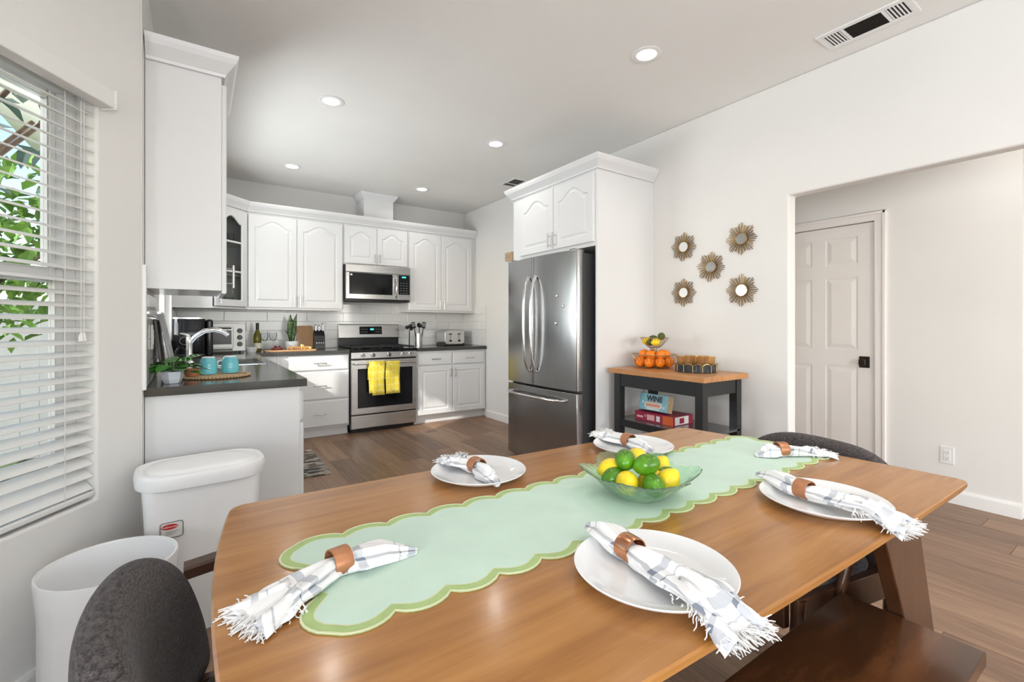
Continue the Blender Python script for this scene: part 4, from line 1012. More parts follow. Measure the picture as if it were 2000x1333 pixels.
# ---------------------------------------------------------------- chairs (local: facing +X)
def armchair(label, loc, rotz):
    t = thing('dining_armchair', label, 'chair', loc, rotz, 'upholstered end armchairs')
    rings = []; n = 25
    for i in range(n):
        a = -1+2*i/(n-1); th = a*1.02
        y = .316*a; xb = -.265+.083*a*a
        e = max(0, 1-abs(a)**3.7); zt_ = .54+.242*e**.55; zb_ = .445
        if i in (0, n-1): zt_ = .53; zb_ = .46
        hw = .038*(max(e, .12)**.35)
        nrm = Vector((1, -2*.083*a/.316, 0)).normalized()
        ring = []; K = 16
        for k in range(K):
            an = 2*PI*k/K; ca, sa = math.cos(an), math.sin(an)
            u = math.copysign(abs(ca)**.55, ca)*hw; v = math.copysign(abs(sa)**.55, sa)
            z = (zt_+zb_)/2+v*(zt_-zb_)/2; lean = -(z-.5)*.156
            ring.append(Vector((xb+lean, y, z))+nrm*u)
        rings.append(ring)
    o = MB().loft(rings).build('backrest', 'charcoal', t, smooth=50); sb = o.modifiers.new('sub', 'SUBSURF'); sb.levels = 1; sb.render_levels = 2
    m = MB(); pr = []
    K = 36
    for i in range(K):
        an = 2*PI*i/K; ca, sa = math.cos(an), math.sin(an); pr.append((math.copysign(abs(ca)**.45, ca)*.235+.02, math.copysign(abs(sa)**.45, sa)*.25))
    sc = lambda f: [(.02+(x-.02)*f, y*f) for x, y in pr]
    m.loft([[Vector((x, y, z)) for x, y in sc(f)] for z, f in ((.435, .94), (.44, .97), (.465, .98), (.483, .95), (.494, .86), (.498, .6))]); m.build('seat', 'charcoal', t, smooth=60)
    for sy in (-1, 1):
        m = MB()
        m.tube([(.215, sy*.225, 0), (.205, sy*.255, .40), (.20, sy*.256, .455)], .017, 10, rad=[.012, .017, .017]); m.build('leg', 'legwood', t, smooth=60)
        MB().tube([(.06, sy*.266, .42), (.03, sy*.282, .55), (.01, sy*.295, .66)], .013, 8).build('arm_post', 'legwood', t, smooth=60)
        m = MB(); m.tube([(-.275, sy*.20, 0), (-.235, sy*.245, .40), (-.225, sy*.25, .52)], .017, 10, rad=[.012, .018, .016]); m.build('leg', 'legwood', t, smooth=60)
        rg = []
        for p in ((-.215, .290, .672), (-.13, .303, .676), (-.05, .303, .674), (.03, .295, .662)):
            rg.append([Vector((p[0], sy*p[1]+dy, p[2]+dz)) for dy, dz in ((-.022, -.011), (.022, -.011), (.022, .009), (.016, .013), (-.016, .013), (-.022, .009))])
        MB().loft(rg).build('arm', 'legwood', t, smooth=30)
        B(-.225, .215, sy*.252-.012, sy*.252+.012, .375, .46).build('seat_rail', 'legwood', t, bevel=.003)
    for x in (-.235, .215): B(x, x+.024, -.24, .24, .375, .46).build('seat_rail', 'legwood', t, bevel=.003)
armchair('charcoal upholstered armchair with wooden arms at the left end of the table', (.192, .898, 0), 0)
armchair('charcoal upholstered armchair at the far right end of the table', (1.573, .801, 0), R(169))
# ---------------------------------------------------------------- runner
def scallop(ins):
    x0, x1, y0, y1 = .155, 1.735, .675, .985; pts = []
    def side(a, b, n, amp):
        a = Vector(a); b = Vector(b); d = b-a; nr = Vector((d.y, -d.x)).normalized()
        for i in range(n):
            for k in range(8):
                u = (i+k/8)/n; s = math.sin(PI*k/8)
                pts.append((a+d*u+nr*amp*(s**.7-.0), k))
    side((x0, y0), (x1, y0), 17, .020); side((x1, y0), (x1, y1), 4, .018); side((x1, y1), (x0, y1), 17, .020); side((x0, y1), (x0, y0), 3, .032)
    P = [p for p, k in pts]; n = len(P); out = []
    for i in range(n):
        d = (P[(i+1) % n]-P[i-1]); nr = Vector((-d.y, d.x)).normalized(); out.append(P[i]+nr*ins)
    return out
t = thing('table_runner', 'mint green table runner with darker scalloped border along the table', 'runner', (.945, .83, TZ))
def flat(pts, z):
    m = MB(); v = [m.bm.verts.new((p.x, p.y, z)) for p in pts]; f = m.bm.faces.new(v); bmesh.ops.triangulate(m.bm, faces=[f]); return m
P0, P1, P2, P3 = scallop(0), scallop(.0035), scallop(.019), scallop(.021)
m = MB(); m.loft([[Vector((p.x, p.y, TZ+.0003)) for p in P0], [Vector((p.x, p.y, TZ+.0022)) for p in P0], [Vector((p.x, p.y, TZ+.0026)) for p in P1], [Vector((p.x, p.y, TZ+.0022)) for p in P2]], cap0=False, cap1=False)
m.build('border', 'runnerborder', t, w=True, smooth=30)
m = MB(); m.loft([[Vector((p.x, p.y, TZ+.0008)) for p in P0], [Vector((p.x, p.y, TZ+.0031)) for p in P0], [Vector((p.x, p.y, TZ+.0031)) for p in P1], [Vector((p.x, p.y, TZ+.002)) for p in P1]], cap0=False, cap1=False); m.build('edge_stitching', 'runneredge', t, w=True)
flat(P3, TZ+.0024).build('cloth', 'runner', t, w=True)
ex_ = MB(); ex_.loft([[Vector((p.x, p.y, TZ+.0023)) for p in P2], [Vector((p.x, p.y, TZ+.0023)) for p in P3]], cap0=False, cap1=False); ex_.build('inner_seam', 'runneredge', t, w=True)
# ---------------------------------------------------------------- plates
pme = MB().lathe([(.0005, .006), (.085, .006), (.098, .008), (.118, .0175), (.131, .0225), (.1335, .0235), (.135, .0225), (.133, .0195), (.112, .010), (.095, .002), (.090, 0), (.0005, 0)], 64).mesh('plate', 40)
for x, y, l in ((.665, 1.145, 'white plate at the far left place setting'), (1.245, 1.085, 'white plate at the far right place setting, behind the fruit bowl'), (1.24, .497, 'white plate at the near right place setting'), (.648, .52, 'white plate nearest the camera')):
    tag(put('dinner_plate', pme, 'ceramic', None, loc=(x, y, TZ+.0004)), l, 'plate', 'dinner plates')
# ---------------------------------------------------------------- napkins
def napkin(label, tip, ringp, end, zt_, zr, ze, ringmat, seed, wide=.034, zmid=None):
    rnd = random.Random(seed)
    A, Bp, Cc = Vector(tip), Vector(ringp), Vector(end)
    t = thing('cloth_napkin', label, 'napkin', (*ringp, zr-.004), 0, 'rolled plaid napkins'); t0 = Vector((*ringp, zr-.004))
    n = 44; K = 40; rings = []; uvs = []
    LA, LC = (A-Bp).length, (Cc-Bp).length; L = LA+LC
    ph = [rnd.uniform(0, 6.3) for _ in range(4)]
    fold = rnd.uniform(.20, .30)
    for i in range(n):
        s = i/(n-1)*L
        if s < LA: u = s/LA; p = A.lerp(Bp, u); z = lerp(zt_, zr, u**1.4)
        else: u = (s-LA)/LC; p = Bp.lerp(Cc, u); z = lerp(zr, ze, u**1.3) if zmid is None else (lerp(zr, zmid, min(u/.72, 1)) if u < .72 else lerp(zmid, ze, (u-.72)/.28))
        d = (Bp-A).normalized() if s < LA else (Cc-Bp).normalized(); w_ = min(max((s-LA)/.06+.5, 0), 1); d = ((Bp-A).normalized()*(1-w_)+(Cc-Bp).normalized()*w_).normalized()
        side = Vector((-d.y, d.x))
        if s < LA:
            k = s/LA; rx = .006+.022*math.sin(min(k*1.9, PI/2))*(1 if k < .65 else lerp(1, .78, (k-.65)/.35)); rz = .005+.0135*min(k*2.2, 1)
        else:
            k = (s-LA)/LC; rx = lerp(.0215, wide*1.08, min(k*1.3, 1)**.9)*(1+.10*math.sin(k*17+ph[3])*k); rz = lerp(.0175, .0065, k**1.5)
        near = math.exp(-((s-LA)/.018)**2)
        rx = lerp(rx, .0195, near); rz = lerp(rz, .0165, near)
        ring = []
        for j in range(K):
            th = 2*PI*j/K
            f = 1+(1-near)*(fold*math.sin(5*th+ph[0]+s*9)+.13*math.sin(9*th+ph[1]-s*24)+.13*math.sin(3*th+ph[2]+s*34)+.05*math.sin(13*th+s*60+ph[3]))
            yy = math.cos(th)*rx*f; zz = math.sin(th)*rz*f
            zz = max(zz, -rz*.92)
            q = p+side*yy; ring.append(Vector((q.x, q.y, z+rz*.92+zz))-t0)
        rings.append(ring); uvs.append(s/.35)
    m = MB(); lay = None
    m.loft(rings); m.bm.verts.ensure_lookup_table()
    uvl = m.bm.loops.layers.uv.new('UVMap'); idx = {}
    for vi, v in enumerate(m.bm.verts): idx[v] = (uvs[vi//K], (vi % K)/K)
    for f in m.bm.faces:
        c = [idx[l.vert][1] for l in f.loops]
        for l in f.loops:
            u_, v_ = idx[l.vert]
            if max(c)-min(c) > .5 and v_ < .5: v_ += 1
            l[uvl].uv = (u_, v_)
    o = m.build('cloth', 'plaid', t, smooth=60)
    sb = o.modifiers.new('sub', 'SUBSURF'); sb.levels = 1; sb.render_levels = 1
    # loose corner flaps near the fringed end
    dC = (Cc-Bp).normalized(); sd = Vector((-dC.y, dC.x))
    for sg in (-1, 1):
        b0 = Bp.lerp(Cc, .55); rows = []
        for i in range(6):
            u = i/5; c = b0+dC*LC*.50*u+sd*sg*(.012+.022*u); zc = lerp(zr, ze, .55+.45*u)+.006+.012*(1-u)
            if zmid is not None: zc = (lerp(zr, zmid, (.55+.45*u)/.72) if .55+.45*u < .72 else lerp(zmid, ze, (.45*u-.17)/.28))+.006+.008*(1-u)
            rows.append([Vector((*(c+sd*sg*w_*.034*(.4+.6*u)), zc+.010*math.cos(w_*3.1)+.003*math.sin(i*2+w_*5+seed)))-t0 for w_ in (-.5, -.2, .1, .4, .7)])
        m = MB(); m.loft(rows, closed=False); uvl = m.bm.loops.layers.uv.new('UVMap')
        for f in m.bm.faces:
            for l in f.loops: l[uvl].uv = (l.vert.co.x*4.1+.3, l.vert.co.y*4.7)
        oo = m.build('flap', 'plaid', t, smooth=60); so = oo.modifiers.new('thick', 'SOLIDIFY'); so.thickness = .0018
    # fringe strands
    m = MB()
    for i in range(230):
        k = rnd.uniform(-1, 1); back = rnd.random()**2.2*.42 if i % 3 == 0 else rnd.random()*.05
        edge = back >= .05
        base = Bp.lerp(Cc, 1-back)+sd*(math.copysign(1, k)*wide*rnd.uniform(.9, 1.25) if edge else k*wide*1.12)
        zb_ = lerp(zr, ze, 1-back) if zmid is None else (lerp(zmid, ze, (.28-back)/.28) if back < .28 else lerp(zr, zmid, (1-back)/.72))
        zb_ += rnd.uniform(.001, .013)
        dirv = (dC*rnd.uniform(.1, .9)+sd*math.copysign(1, k)).normalized() if edge else (dC*rnd.uniform(.4, 1.2)+sd*(k*.7+rnd.uniform(-.6, .6))).normalized()
        ln = rnd.uniform(.006, .016) if edge else rnd.uniform(.008, .030)
        lo = ze+.0012; P_ = []
        perp = Vector((-dirv.y, dirv.x)); bend = rnd.uniform(-.35, .35); dz = rnd.uniform(-.010, .010)
        for q in range(5):
            u = q/4; c = base+dirv*ln*u+perp*(bend*ln*u*u+.0012*math.sin(u*7+i))
            P_.append(Vector((c.x, c.y, max(zb_+dz*u-.004*u*u, lo)))-t0)
        m.tube(P_, .001, 4, rad=[.0014, .0012, .001, .0009, .0007])
    o = m.build('fringe', 'fringe', t); o['kind'] = 'stuff'
    # ring
    d = ((Bp-A).normalized()+(Cc-Bp).normalized()).normalized(); ang = math.atan2(d.y, d.x)
    m = MB(); m.loft([[Vector((x, math.cos(2*PI*k/32)*r, math.sin(2*PI*k/32)*r*.92)) for k in range(32)] for x, r in ((-.0155, .0222), (-.0155, .0245), (-.012, .0252), (.012, .0252), (.0155, .0245), (.0155, .0222))], wrap=True)
    rg = m.build('napkin_ring', ringmat, t, loc=Vector((0, 0, zr+.0235))-Vector((0, 0, t0.z)), rot=(0, 0, ang), smooth=35); rg['label'] = 'copper brown napkin ring'
tp = TZ+.008
napkin('plaid napkin with a copper ring lying on the left end of the runner', (.344, .822), (.203, .827), (.062, .765), TZ+.003, TZ+.003, TZ+.001, 'ringwood', 1)
napkin('plaid napkin in a ring on the far left plate', (.652, 1.02), (.661, 1.150), (.64, 1.262), tp, tp, TZ+.024, 'ringwood', 2)
napkin('plaid napkin in a ring on the far right plate behind the fruit bowl', (1.236, .985), (1.244, 1.105), (1.245, 1.235), tp, tp, TZ+.024, 'ringwood', 3)
napkin('plaid napkin in a ring at the far right end of the runner', (1.505, .800), (1.582, .755), (1.715, .685), TZ+.003, TZ+.003, TZ+.003, 'ringwood', 4, .026)
napkin('plaid napkin in a ring on the near right plate', (1.262, .668), (1.222, .530), (1.224, .335), TZ+.022, tp+.002, TZ+.001, 'ringwood', 5, .036, TZ+.023)
napkin('plaid napkin in a shiny copper ring on the plate nearest the camera', (.652, .690), (.641, .566), (.622, .345), TZ+.022, tp+.002, TZ+.001, 'copper', 6, .036, TZ+.023)
# ---------------------------------------------------------------- fruit bowl
bx, by = .925, .785
t = thing('glass_bowl', 'green glass leaf-shaped bowl of lemons and limes on the runner', 'bowl', (bx, by, TZ+.0028))
def leaf_fn(r, z, th):
    k = min(max((r-.05)/.09, 0), 1); l = abs(math.sin(3*th+.5))**1.6; j = .5+.5*math.cos(42*th)
    return r*(1+k*(.26*l-.08)+k*.02*j), z+k*.018*l+k*.003*j
MB().lathe([(.0005, .004), (.045, .004), (.06, .008), (.085, .024), (.108, .044), (.128, .056), (.130, .054), (.110, .040), (.088, .019), (.062, .003), (.045, 0), (.0005, 0)], 126, fn=leaf_fn).build('bowl', 'greenglass', t, smooth=50)
fr = [('lemon', (.885, .845, .815), 'lemon at the back left of the green glass bowl', (1.2, 0, .4)), ('lemon', (.95, .815, .838), 'lemon on top at the back of the green glass bowl', (1.4, .2, 1.9)), ('lemon', (1.0, .785, .812), 'lemon at the back right of the green glass bowl', (.5, .2, 0)),
      ('lemon', (.868, .775, .803), 'lemon at the front left of the green glass bowl', (1.5, 0, 2.4)), ('lemon', (.953, .723, .804), 'lemon at the front right of the green glass bowl', (.6, .3, .3)), ('lemon', (.945, .762, .797), 'lemon in the middle of the green glass bowl, mostly hidden', (1.4, 0, .9)),
      ('lime', (.898, .808, .846), 'lime on top at the left of the fruit pile', (1.45, 0, 2.2)), ('lime', (.912, .752, .845), 'lime on top at the centre of the fruit pile', (1.2, .3, .6)), ('lime', (.900, .722, .806), 'lime at the front edge of the green glass bowl', (1.5, 0, 2.55)), ('lime', (.868, .818, .803), 'dark lime at the left edge of the green glass bowl', (1.2, 0, 1.)), ('lime', (.982, .746, .803), 'dark lime wedged between the lemons at the right of the bowl', (1.2, .2, 0))]
for nme, c, l, rt in fr: citrus(nme, nme, c, .0275 if nme == 'lemon' else .0262, rt, l, nme, 'lemons and limes in the glass bowl', 1.18 if nme == 'lemon' else 1.2, .2 if nme == 'lemon' else .08)

# ================================================================ BINS
t = thing('lidded_bin', 'tall white plastic waste bin with a lid against the cabinet end', 'bin', (.02, 2.27, 0), R(4))
def rr(w, d, r, n=6):
    pts = []
    for cx, cy, a0 in ((w-r, d-r, 0), (-w+r, d-r, 90), (-w+r, -d+r, 180), (w-r, -d+r, 270)):
        for k in range(n+1): a = R(a0+90*k/n); pts.append((cx+math.cos(a)*r, cy+math.sin(a)*r))
    return pts
def rl(m, secs, **kw): m.loft([[Vector((x+(dx if len(q) > 3 else 0), y, q[0])) for x, y in rr(q[1], q[2], q[3])] for q in secs for dx in (0,)], **kw); return m
bd = rl(MB(), [(.0, .158, .105, .03), (.006, .164, .11, .032), (.30, .182, .12, .035), (.585, .196, .130, .045)]).build('bin_body', 'plastic', t, smooth=40)
ld = rl(MB(), [(.572, .208, .142, .10), (.576, .216, .150, .11), (.612, .220, .154, .112), (.628, .215, .149, .11), (.631, .204, .138, .10), (.622, .192, .126, .095), (.622, .18, .114, .09)]).build('lid', 'plastic', t, smooth=35)
rl(MB(), [(.622, .186, .120, .09), (.634, .172, .106, .08), (.638, .12, .07, .05)]).build('lid_panel', 'plastic', ld, smooth=40)
m = MB(); m.tube([(.05+.0*k, -.150-.004, .60+.012*math.sin(k*.5)) for k in range(2)], .002, 5)
m.build('lid_seam', 'trim', ld)
# sticker on the front face
yf = -.1262; sz = .425
stk = MB().loft([[Vector((x*.036-.107, yf-.0004-.028*(z*.028)*.0, sz+z*.030)) for x, z in ((-1, -1), (1, -1), (1, 1), (-1, 1))], [Vector((x*.036-.107, yf-.0016, sz+z*.030)) for x, z in ((-1, -1), (1, -1), (1, 1), (-1, 1))]]).build('sticker', 'paper', t)
stk.rotation_euler = (0, 0, 0)
m = MB(); pts = [(x-.107, yf-.002, sz+z) for x, z in [(a*.9, b*.9) for a, b in rr(.038, .032, .010, 4)]]; m.tube(pts, .0011, 5, closed=True); m.build('sticker_border', 'textblack', stk)
m = MB(); m.loft([[Vector((-.113+math.cos(a)*.026, y, sz+.012+math.sin(a)*.010)) for a in [2*PI*k/24 for k in range(24)]] for y in (yf-.0017, yf-.0022)]); m.build('logo', 'logored', stk)
put('lettering', text_mesh('Rubbermaid', .0095, .0002), 'white', stk, loc=(-.113, yf-.0024, sz+.009), rot=(R(90), 0, 0))
m = MB()
for i in range(3): m.box(-.127, -.087-.006*i, yf-.0022, yf-.0017, sz-.006-.006*i, sz-.004-.006*i)
m.build('printed_lines', 'graytext', stk)
t = thing('open_wastebasket', 'open white wastebasket with a plastic liner beside the window wall', 'wastebasket', (-.225, 1.915, 0))
MB().lathe([(.0005, 0), (.115, 0), (.12, .004), (.168, .44), (.164, .44), (.117, .01), (.0005, .01)], 48).build('basket', 'plastic', t, smooth=40)
def wrinkle(r, z, th): return r+(.0018*math.sin(23*th+z*50)+.0013*math.sin(41*th-z*70))*(1 if z < .42 else .12), z+(.005*math.sin(5*th) if z < .40 else 0)
MB().lathe([(.162, .10), (.1645, .436), (.168, .446), (.1725, .446), (.1735, .436), (.1655, .36), (.1585, .295)], 64, fn=wrinkle).build('liner', 'liner', t, smooth=60)
# ================================================================ LEFT COUNTER ITEMS
zc = CT+.0005
def leaf_mesh(L, Wd, droop, name='leaf', cup=.15):
    m = MB(); rows = []
    for i in range(6):
        u = i/5; w = Wd*math.sin(PI*min(u*.93+.05, 1))**.8*.5
        rows.append([Vector((k*w, u*L, -droop*L*u*u+cup*abs(k)*w)) for k in (-1, -.45, 0, .45, 1)])
    m.loft(rows, closed=False); return m.mesh(name, 60)
t = thing('potted_peperomia', 'small leafy plant in a white faceted pot on the left counter', 'plant', (-.095, 2.69, zc))
pot = MB(); pot.lathe([(.032, 0), (.042, .02), (.047, .055), (.044, .055), (.040, .04), (.0005, .04)], 6, cap0=True); pot.build('pot', 'potwhite', t, rot=(0, 0, .25), bevel=.002)
MB().lathe([(.0005, .047), (.041, .047), (.041, .042), (.0005, .042)], 6).build('soil', 'soil', t, rot=(0, 0, .25))
lm = [leaf_mesh(.068, .058, .35), leaf_mesh(.062, .056, .1), leaf_mesh(.066, .048, .5)]
rnd = random.Random(11); stems = MB()
for i in range(26):
    a = rnd.uniform(0, 6.28); rr_ = rnd.uniform(.012, .055); z = .064+rnd.uniform(0, .052)*(1.2-rr_/.06)
    if i == 0: a, rr_, z = .25, .085, .062
    if i == 1: a, rr_, z = .35, .06, .115
    if i == 2: a, rr_, z = -.35, .058, .045
    p = (math.cos(a)*rr_, math.sin(a)*rr_, z)
    if p[0] < -.06: p = (-.06, p[1], p[2])
    put('leaf', lm[i % 3], 'stripeleaf' if i % 3 == 1 else 'leafgreen', t, loc=p, rot=(rnd.uniform(-.2, .5), rnd.uniform(-.3, .3), a-PI/2))
    stems.tube([(0, 0, .047), (p[0]*.5, p[1]*.5, z*.9+.01), p], .0013, 4)
stems.build('stems', 'stemgreen', t)
# woven round tray
t = thing('woven_tray', 'round woven rattan placemat under the turquoise mugs', 'placemat', (.085, 2.90, zc))
m = MB()
for i in range(11): r = .012+i*.0128; m.tube([(math.cos(2*PI*k/48)*r, math.sin(2*PI*k/48)*r, .006) for k in range(48)], .0062, 6, closed=True)
m.build('coil', 'rattan', t, smooth=60)
for k in range(60):
    a = 2*PI*k/60
    if k == 0: knot = MB().sphere((0, 0, 0), .0078, 7, 5, (1, 1, .85)).mesh('rim_knot', 60)
    put('rim_knot', knot, 'rattan', t, loc=(math.cos(a)*.152, math.sin(a)*.152, .0068))
mug = [(.0005, .0), (.032, 0), (.0365, .004), (.041, .03), (.0415, .05), (.038, .075), (.033, .088), (.026, .091), (.0005, .090)]
for x, y, l in ((.050, 2.935, 'turquoise mug upside down on the placemat, the left one'), (.150, 2.955, 'turquoise mug upside down on the placemat, the right one')):
    t = thing('mug', l, 'mug', (x, y, zc+.0135))
    def ribs(r, z, th): return r*(1+.006*math.sin(z*520)), z
    pr_ = []
    for i in range(30):
        z = .085*i/29; r = .040+.0025*math.sin(PI*z/.085*.9)-.010*(z/.085)**2.6; pr_.append((r, z))
    MB().lathe([(.036, .001)]+pr_, 36, fn=ribs).build('body', 'teal', t, smooth=60)
    MB().lathe([(.0305, .0845), (.0305, .0885), (.027, .0905), (.025, .0885), (.0005, .0875)], 32).build('foot', 'ceramic', t, smooth=50)
    MB().tube([(-.040, 0, .066), (-.062, 0, .060), (-.067, 0, .042), (-.058, 0, .026), (-.041, 0, .022)], .006, 8).build('handle', 'ceramic', t, smooth=60, rot=(0, 0, -1.5 if x < .1 else -.5))
# terracotta small bowl behind the plant
tag(MB().lathe([(.0005, .003), (.024, .003), (.034, .036), (.037, .036), (.027, 0), (.0005, 0)], 24).build('terracotta_bowl', 'terracotta', loc=(-.022, 2.86, zc+.0135), smooth=40), 'small terracotta bowl between the plant and the left mug', 'bowl')
# leaning boards
t = thing('slate_board', 'grey rectangular serving board leaning against the left wall', 'board', (XL+.10, 3.02, zc))
B(-.008, .006, -.13, .13, 0, .34).build('slab', 'slateboard', t, rot=(0, R(-11), 0), bevel=.004); B(-.0085, .0065, -.132, .132, .335, .345).build('rim', 'nickel', t, rot=(0, R(-11), 0))
t = thing('dark_tray', 'dark tray with metal rim leaning behind the grey board', 'tray', (XL+.05, 3.03, zc))
B(-.006, .006, -.15, .15, 0, .30).build('slab', 'rimdark', t, rot=(0, R(-6), 0), bevel=.004)
# faucet
fx, fy = -.045, 4.02
t = thing('kitchen_faucet', 'chrome kitchen faucet with a low arched spout behind the sink', 'faucet', (fx, fy, zc))
m = MB(); m.lathe([(.0005, 0), (.03, 0), (.03, .006), (.022, .012), (.019, .03), (.019, .14), (.021, .16), (.016, .185), (.0005, .19)], 20); m.build('body', 'chrome', t, smooth=40)
m = MB(); m.tube([(0, 0, .14), (.035, 0, .19), (.09, 0, .228), (.15, 0, .238), (.205, 0, .222), (.235, 0, .195)], .018, 12, rad=[.016, .017, .018, .019, .019, .016]); m.build('spout', 'chrome', t, smooth=60)
m = MB(); m.tube([(0, 0, .185), (-.02, 0, .205), (-.055, 0, .212)], .008, 8, rad=[.012, .009, .007]); m.build('lever', 'chrome', t, smooth=60)
tag(MB().lathe([(.0005, 0), (.028, 0), (.03, .01), (.03, .10), (.022, .115), (.012, .12), (.012, .13), (.0005, .13)], 20).build('soap_dispenser', 'clearglass', loc=(-.09, 3.78, zc), smooth=40), 'clear soap bottle beside the faucet', 'bottle')
# coffee maker
t = thing('coffee_maker', 'large glossy black coffee maker behind the faucet', 'coffee maker', (-.055, 4.80, zc))
def rbox(w, d, r, z0, z1): return MB().loft([[Vector((x, y, z)) for x, y in rr(w*f, d*f, r*f)] for z, f in ((z0, .97), (z0+.008, 1), (z1-.012, 1), (z1, .95))])
rbox(.122, .12, .06, .0, .03).build('base', 'black', t, smooth=35)
rbox(.118, .115, .055, .03, .325).build('body', 'blackgloss', t, smooth=35)
rbox(.122, .119, .058, .3255, .335).build('lid', 'chrome', t, smooth=35)
B(.118, .17, -.08, .08, .0, .32).build('water_tank', 'blackgloss', t, bevel=.02, seg=4)
m = MB(); m.lathe([(.03, 0), (.034, 0), (.034, .006), (.03, .006)], 24); m.build('dial', 'rimdark', t, loc=(-.03, -.117, .14), rot=(R(90), 0, 0))
B(-.12, -.1185, -.03, .03, .15, .27).build('badge', 'paper', t)
# toaster oven
t = thing('toaster_oven', 'stainless toaster oven with three black knobs in the counter corner', 'toaster oven', (.035, 5.22, zc))
tw, td, th_ = .36, .30, .285
B(0, tw, .012, td, .018, th_).build('case', 'darksteel', t, bevel=.008)
B(0, tw, 0, .012, .018, th_).build('front', 'darksteel', t, bevel=.003)
dd = B(.012, .255, -.014, 0, .05, th_-.03).build('door', 'darksteel', t, bevel=.003); B(.028, .24, -.016, -.0135, .085, th_-.065).build('window', 'screenglass', dd)
m = MB(); m.cyl((.03, -.035, th_-.045), (.238, -.035, th_-.045), .007, 10); m.cyl((.04, -.014, th_-.045), (.04, -.035, th_-.045), .005, 8); m.cyl((.228, -.014, th_-.045), (.228, -.035, th_-.045), .005, 8); m.build('handle', 'black', dd, smooth=40)
for zz in (.215, .150, .085):
    m = MB(); m.cyl((.31, 0, zz), (.31, -.006, zz), .024, 20); m.cyl((.31, -.006, zz), (.31, -.028, zz), .019, 20, .017); m.build('knob', 'black', t, smooth=40)
B(.03, .25, -.004, .0, .024, .042).build('crumb_tray', 'rimdark', t)
for a in (.02, tw-.04):
    for b in (.03, td-.05): B(a, a+.02, b, b+.02, 0, .018).build('foot', 'black', t)
# ================================================================ BACK COUNTER ITEMS
tag(MB().lathe([(.0005, .005), (.035, .005), (.052, .05), (.056, .05), (.04, 0), (.0005, 0)], 28).build('ramekin', 'ceramic', loc=(.445, 5.22, zc), smooth=40), 'small white bowl at the counter corner beside the wine bottle', 'bowl')
t = thing('wine_bottle', 'olive green wine bottle with a dark capsule on the back counter', 'bottle', (.515, 5.42, zc))
MB().lathe([(.0005, .004), (.034, 0), (.037, .006), (.037, .11), (.038, .135), (.034, .165), (.020, .205), (.0145, .225), (.0145, .245)], 24).build('bottle', 'bottleglass', t, smooth=40)
MB().lathe([(.0148, .225), (.0152, .23), (.0155, .29), (.016, .292), (.0005, .292)], 20).build('capsule', 'foil', t, smooth=40)
MB().lathe([(.0373, .03), (.0376, .03), (.0376, .085), (.0373, .085)], 24).build('label_band', 'cream', t, smooth=40)
wg = MB().lathe([(.0005, .003), (.03, .002), (.031, .0), (.03, .004), (.005, .008), (.0035, .03), (.0035, .085), (.012, .098), (.032, .125), (.038, .155), (.034, .19), (.0335, .19), (.0365, .155), (.031, .127), (.012, .101), (.0005, .097)], 24).mesh('wine_glass', 50)
for x, y, l in ((.60, 5.60, 'clear stemmed wine glass on the back counter, the left one'), (.685, 5.62, 'clear stemmed wine glass on the back counter, the right one')): tag(put('wine_glass', wg, 'clearglass', None, loc=(x, y, zc)), l, 'wine glass', 'wine glasses')
t = thing('serving_board', 'long wooden serving board with grapes and crackers on the back counter', 'board', (.80, 5.24, zc))
MB().loft([[Vector((x, y, z)) for x, y in rr(.245*f, .085*f, .03*f)] for z, f in ((0, .985), (.004, 1), (.012, 1), (.015, .985))]).build('board', 'boardwood', t, smooth=35)
zb3 = zc+.0155
t = thing('grape_bunch', 'dark red grape bunch on the serving board', 'grapes', (.675, 5.25, zb3)); rnd = random.Random(4)
gm = MB().sphere((0, 0, 0), .011, 9, 6).mesh('grape', 60)
for i in range(34):
    a = rnd.uniform(0, 6.28); r = rnd.random()**.5; z = .010+max(0, (1-r*r))*.034*rnd.random()
    put('grape', gm, 'grape', t, loc=(math.cos(a)*r*.055, math.sin(a)*r*.036, z))
cm = MB().lathe([(.0005, 0), (.019, 0), (.020, .002), (.019, .004), (.0005, .004)], 14).mesh('cracker', 40)
for i in range(14):
    tag(put('cracker', cm, 'cracker', None, loc=(.765+i*.0155, 5.225+.012*math.sin(i*1.7), zb3+.017), rot=(R(8)*math.sin(i), R(62), .2*math.sin(i*2.1))), 'thin golden cracker in the row on the serving board', 'cracker', 'crackers on the serving board')
for i, (x, y, z) in enumerate(((.905, 5.285, 0), (.935, 5.29, 0), (.92, 5.287, .0255), (.965, 5.275, 0), (.995, 5.28, 0))):
    tag(B(-.0125, .0125, -.0125, .0125, 0, .025).build('cheese_cube', 'cheese', loc=(x, y, zb3), rot=(0, 0, i*.3), bevel=.001) if z == 0 else B(-.0125, .0125, -.0125, .0125, 0, .025).build('cheese_cube', 'cheese', loc=(x, y, zb3+z), rot=(0, 0, .5), bevel=.001), 'pale yellow cheese cube behind the crackers', 'cheese', 'cheese cubes on the serving board')
t = thing('snake_plant', 'striped snake plant in a ribbed white pot behind the serving board', 'plant', (.855, 5.52, zc))
MB().lathe([(.0005, 0), (.05, 0), (.064, .02), (.070, .055), (.066, .085), (.060, .095), (.056, .095), (.06, .08), (.0005, .08)], 40, fn=lambda r, z, th: (r*(1+.02*math.cos(20*th)*(1 if .01 < z < .09 else 0)), z)).build('pot', 'ceramic', t, smooth=40)
MB().lathe([(.0005, .086), (.057, .086), (.057, .082), (.0005, .082)], 20).build('soil', 'soil', t)
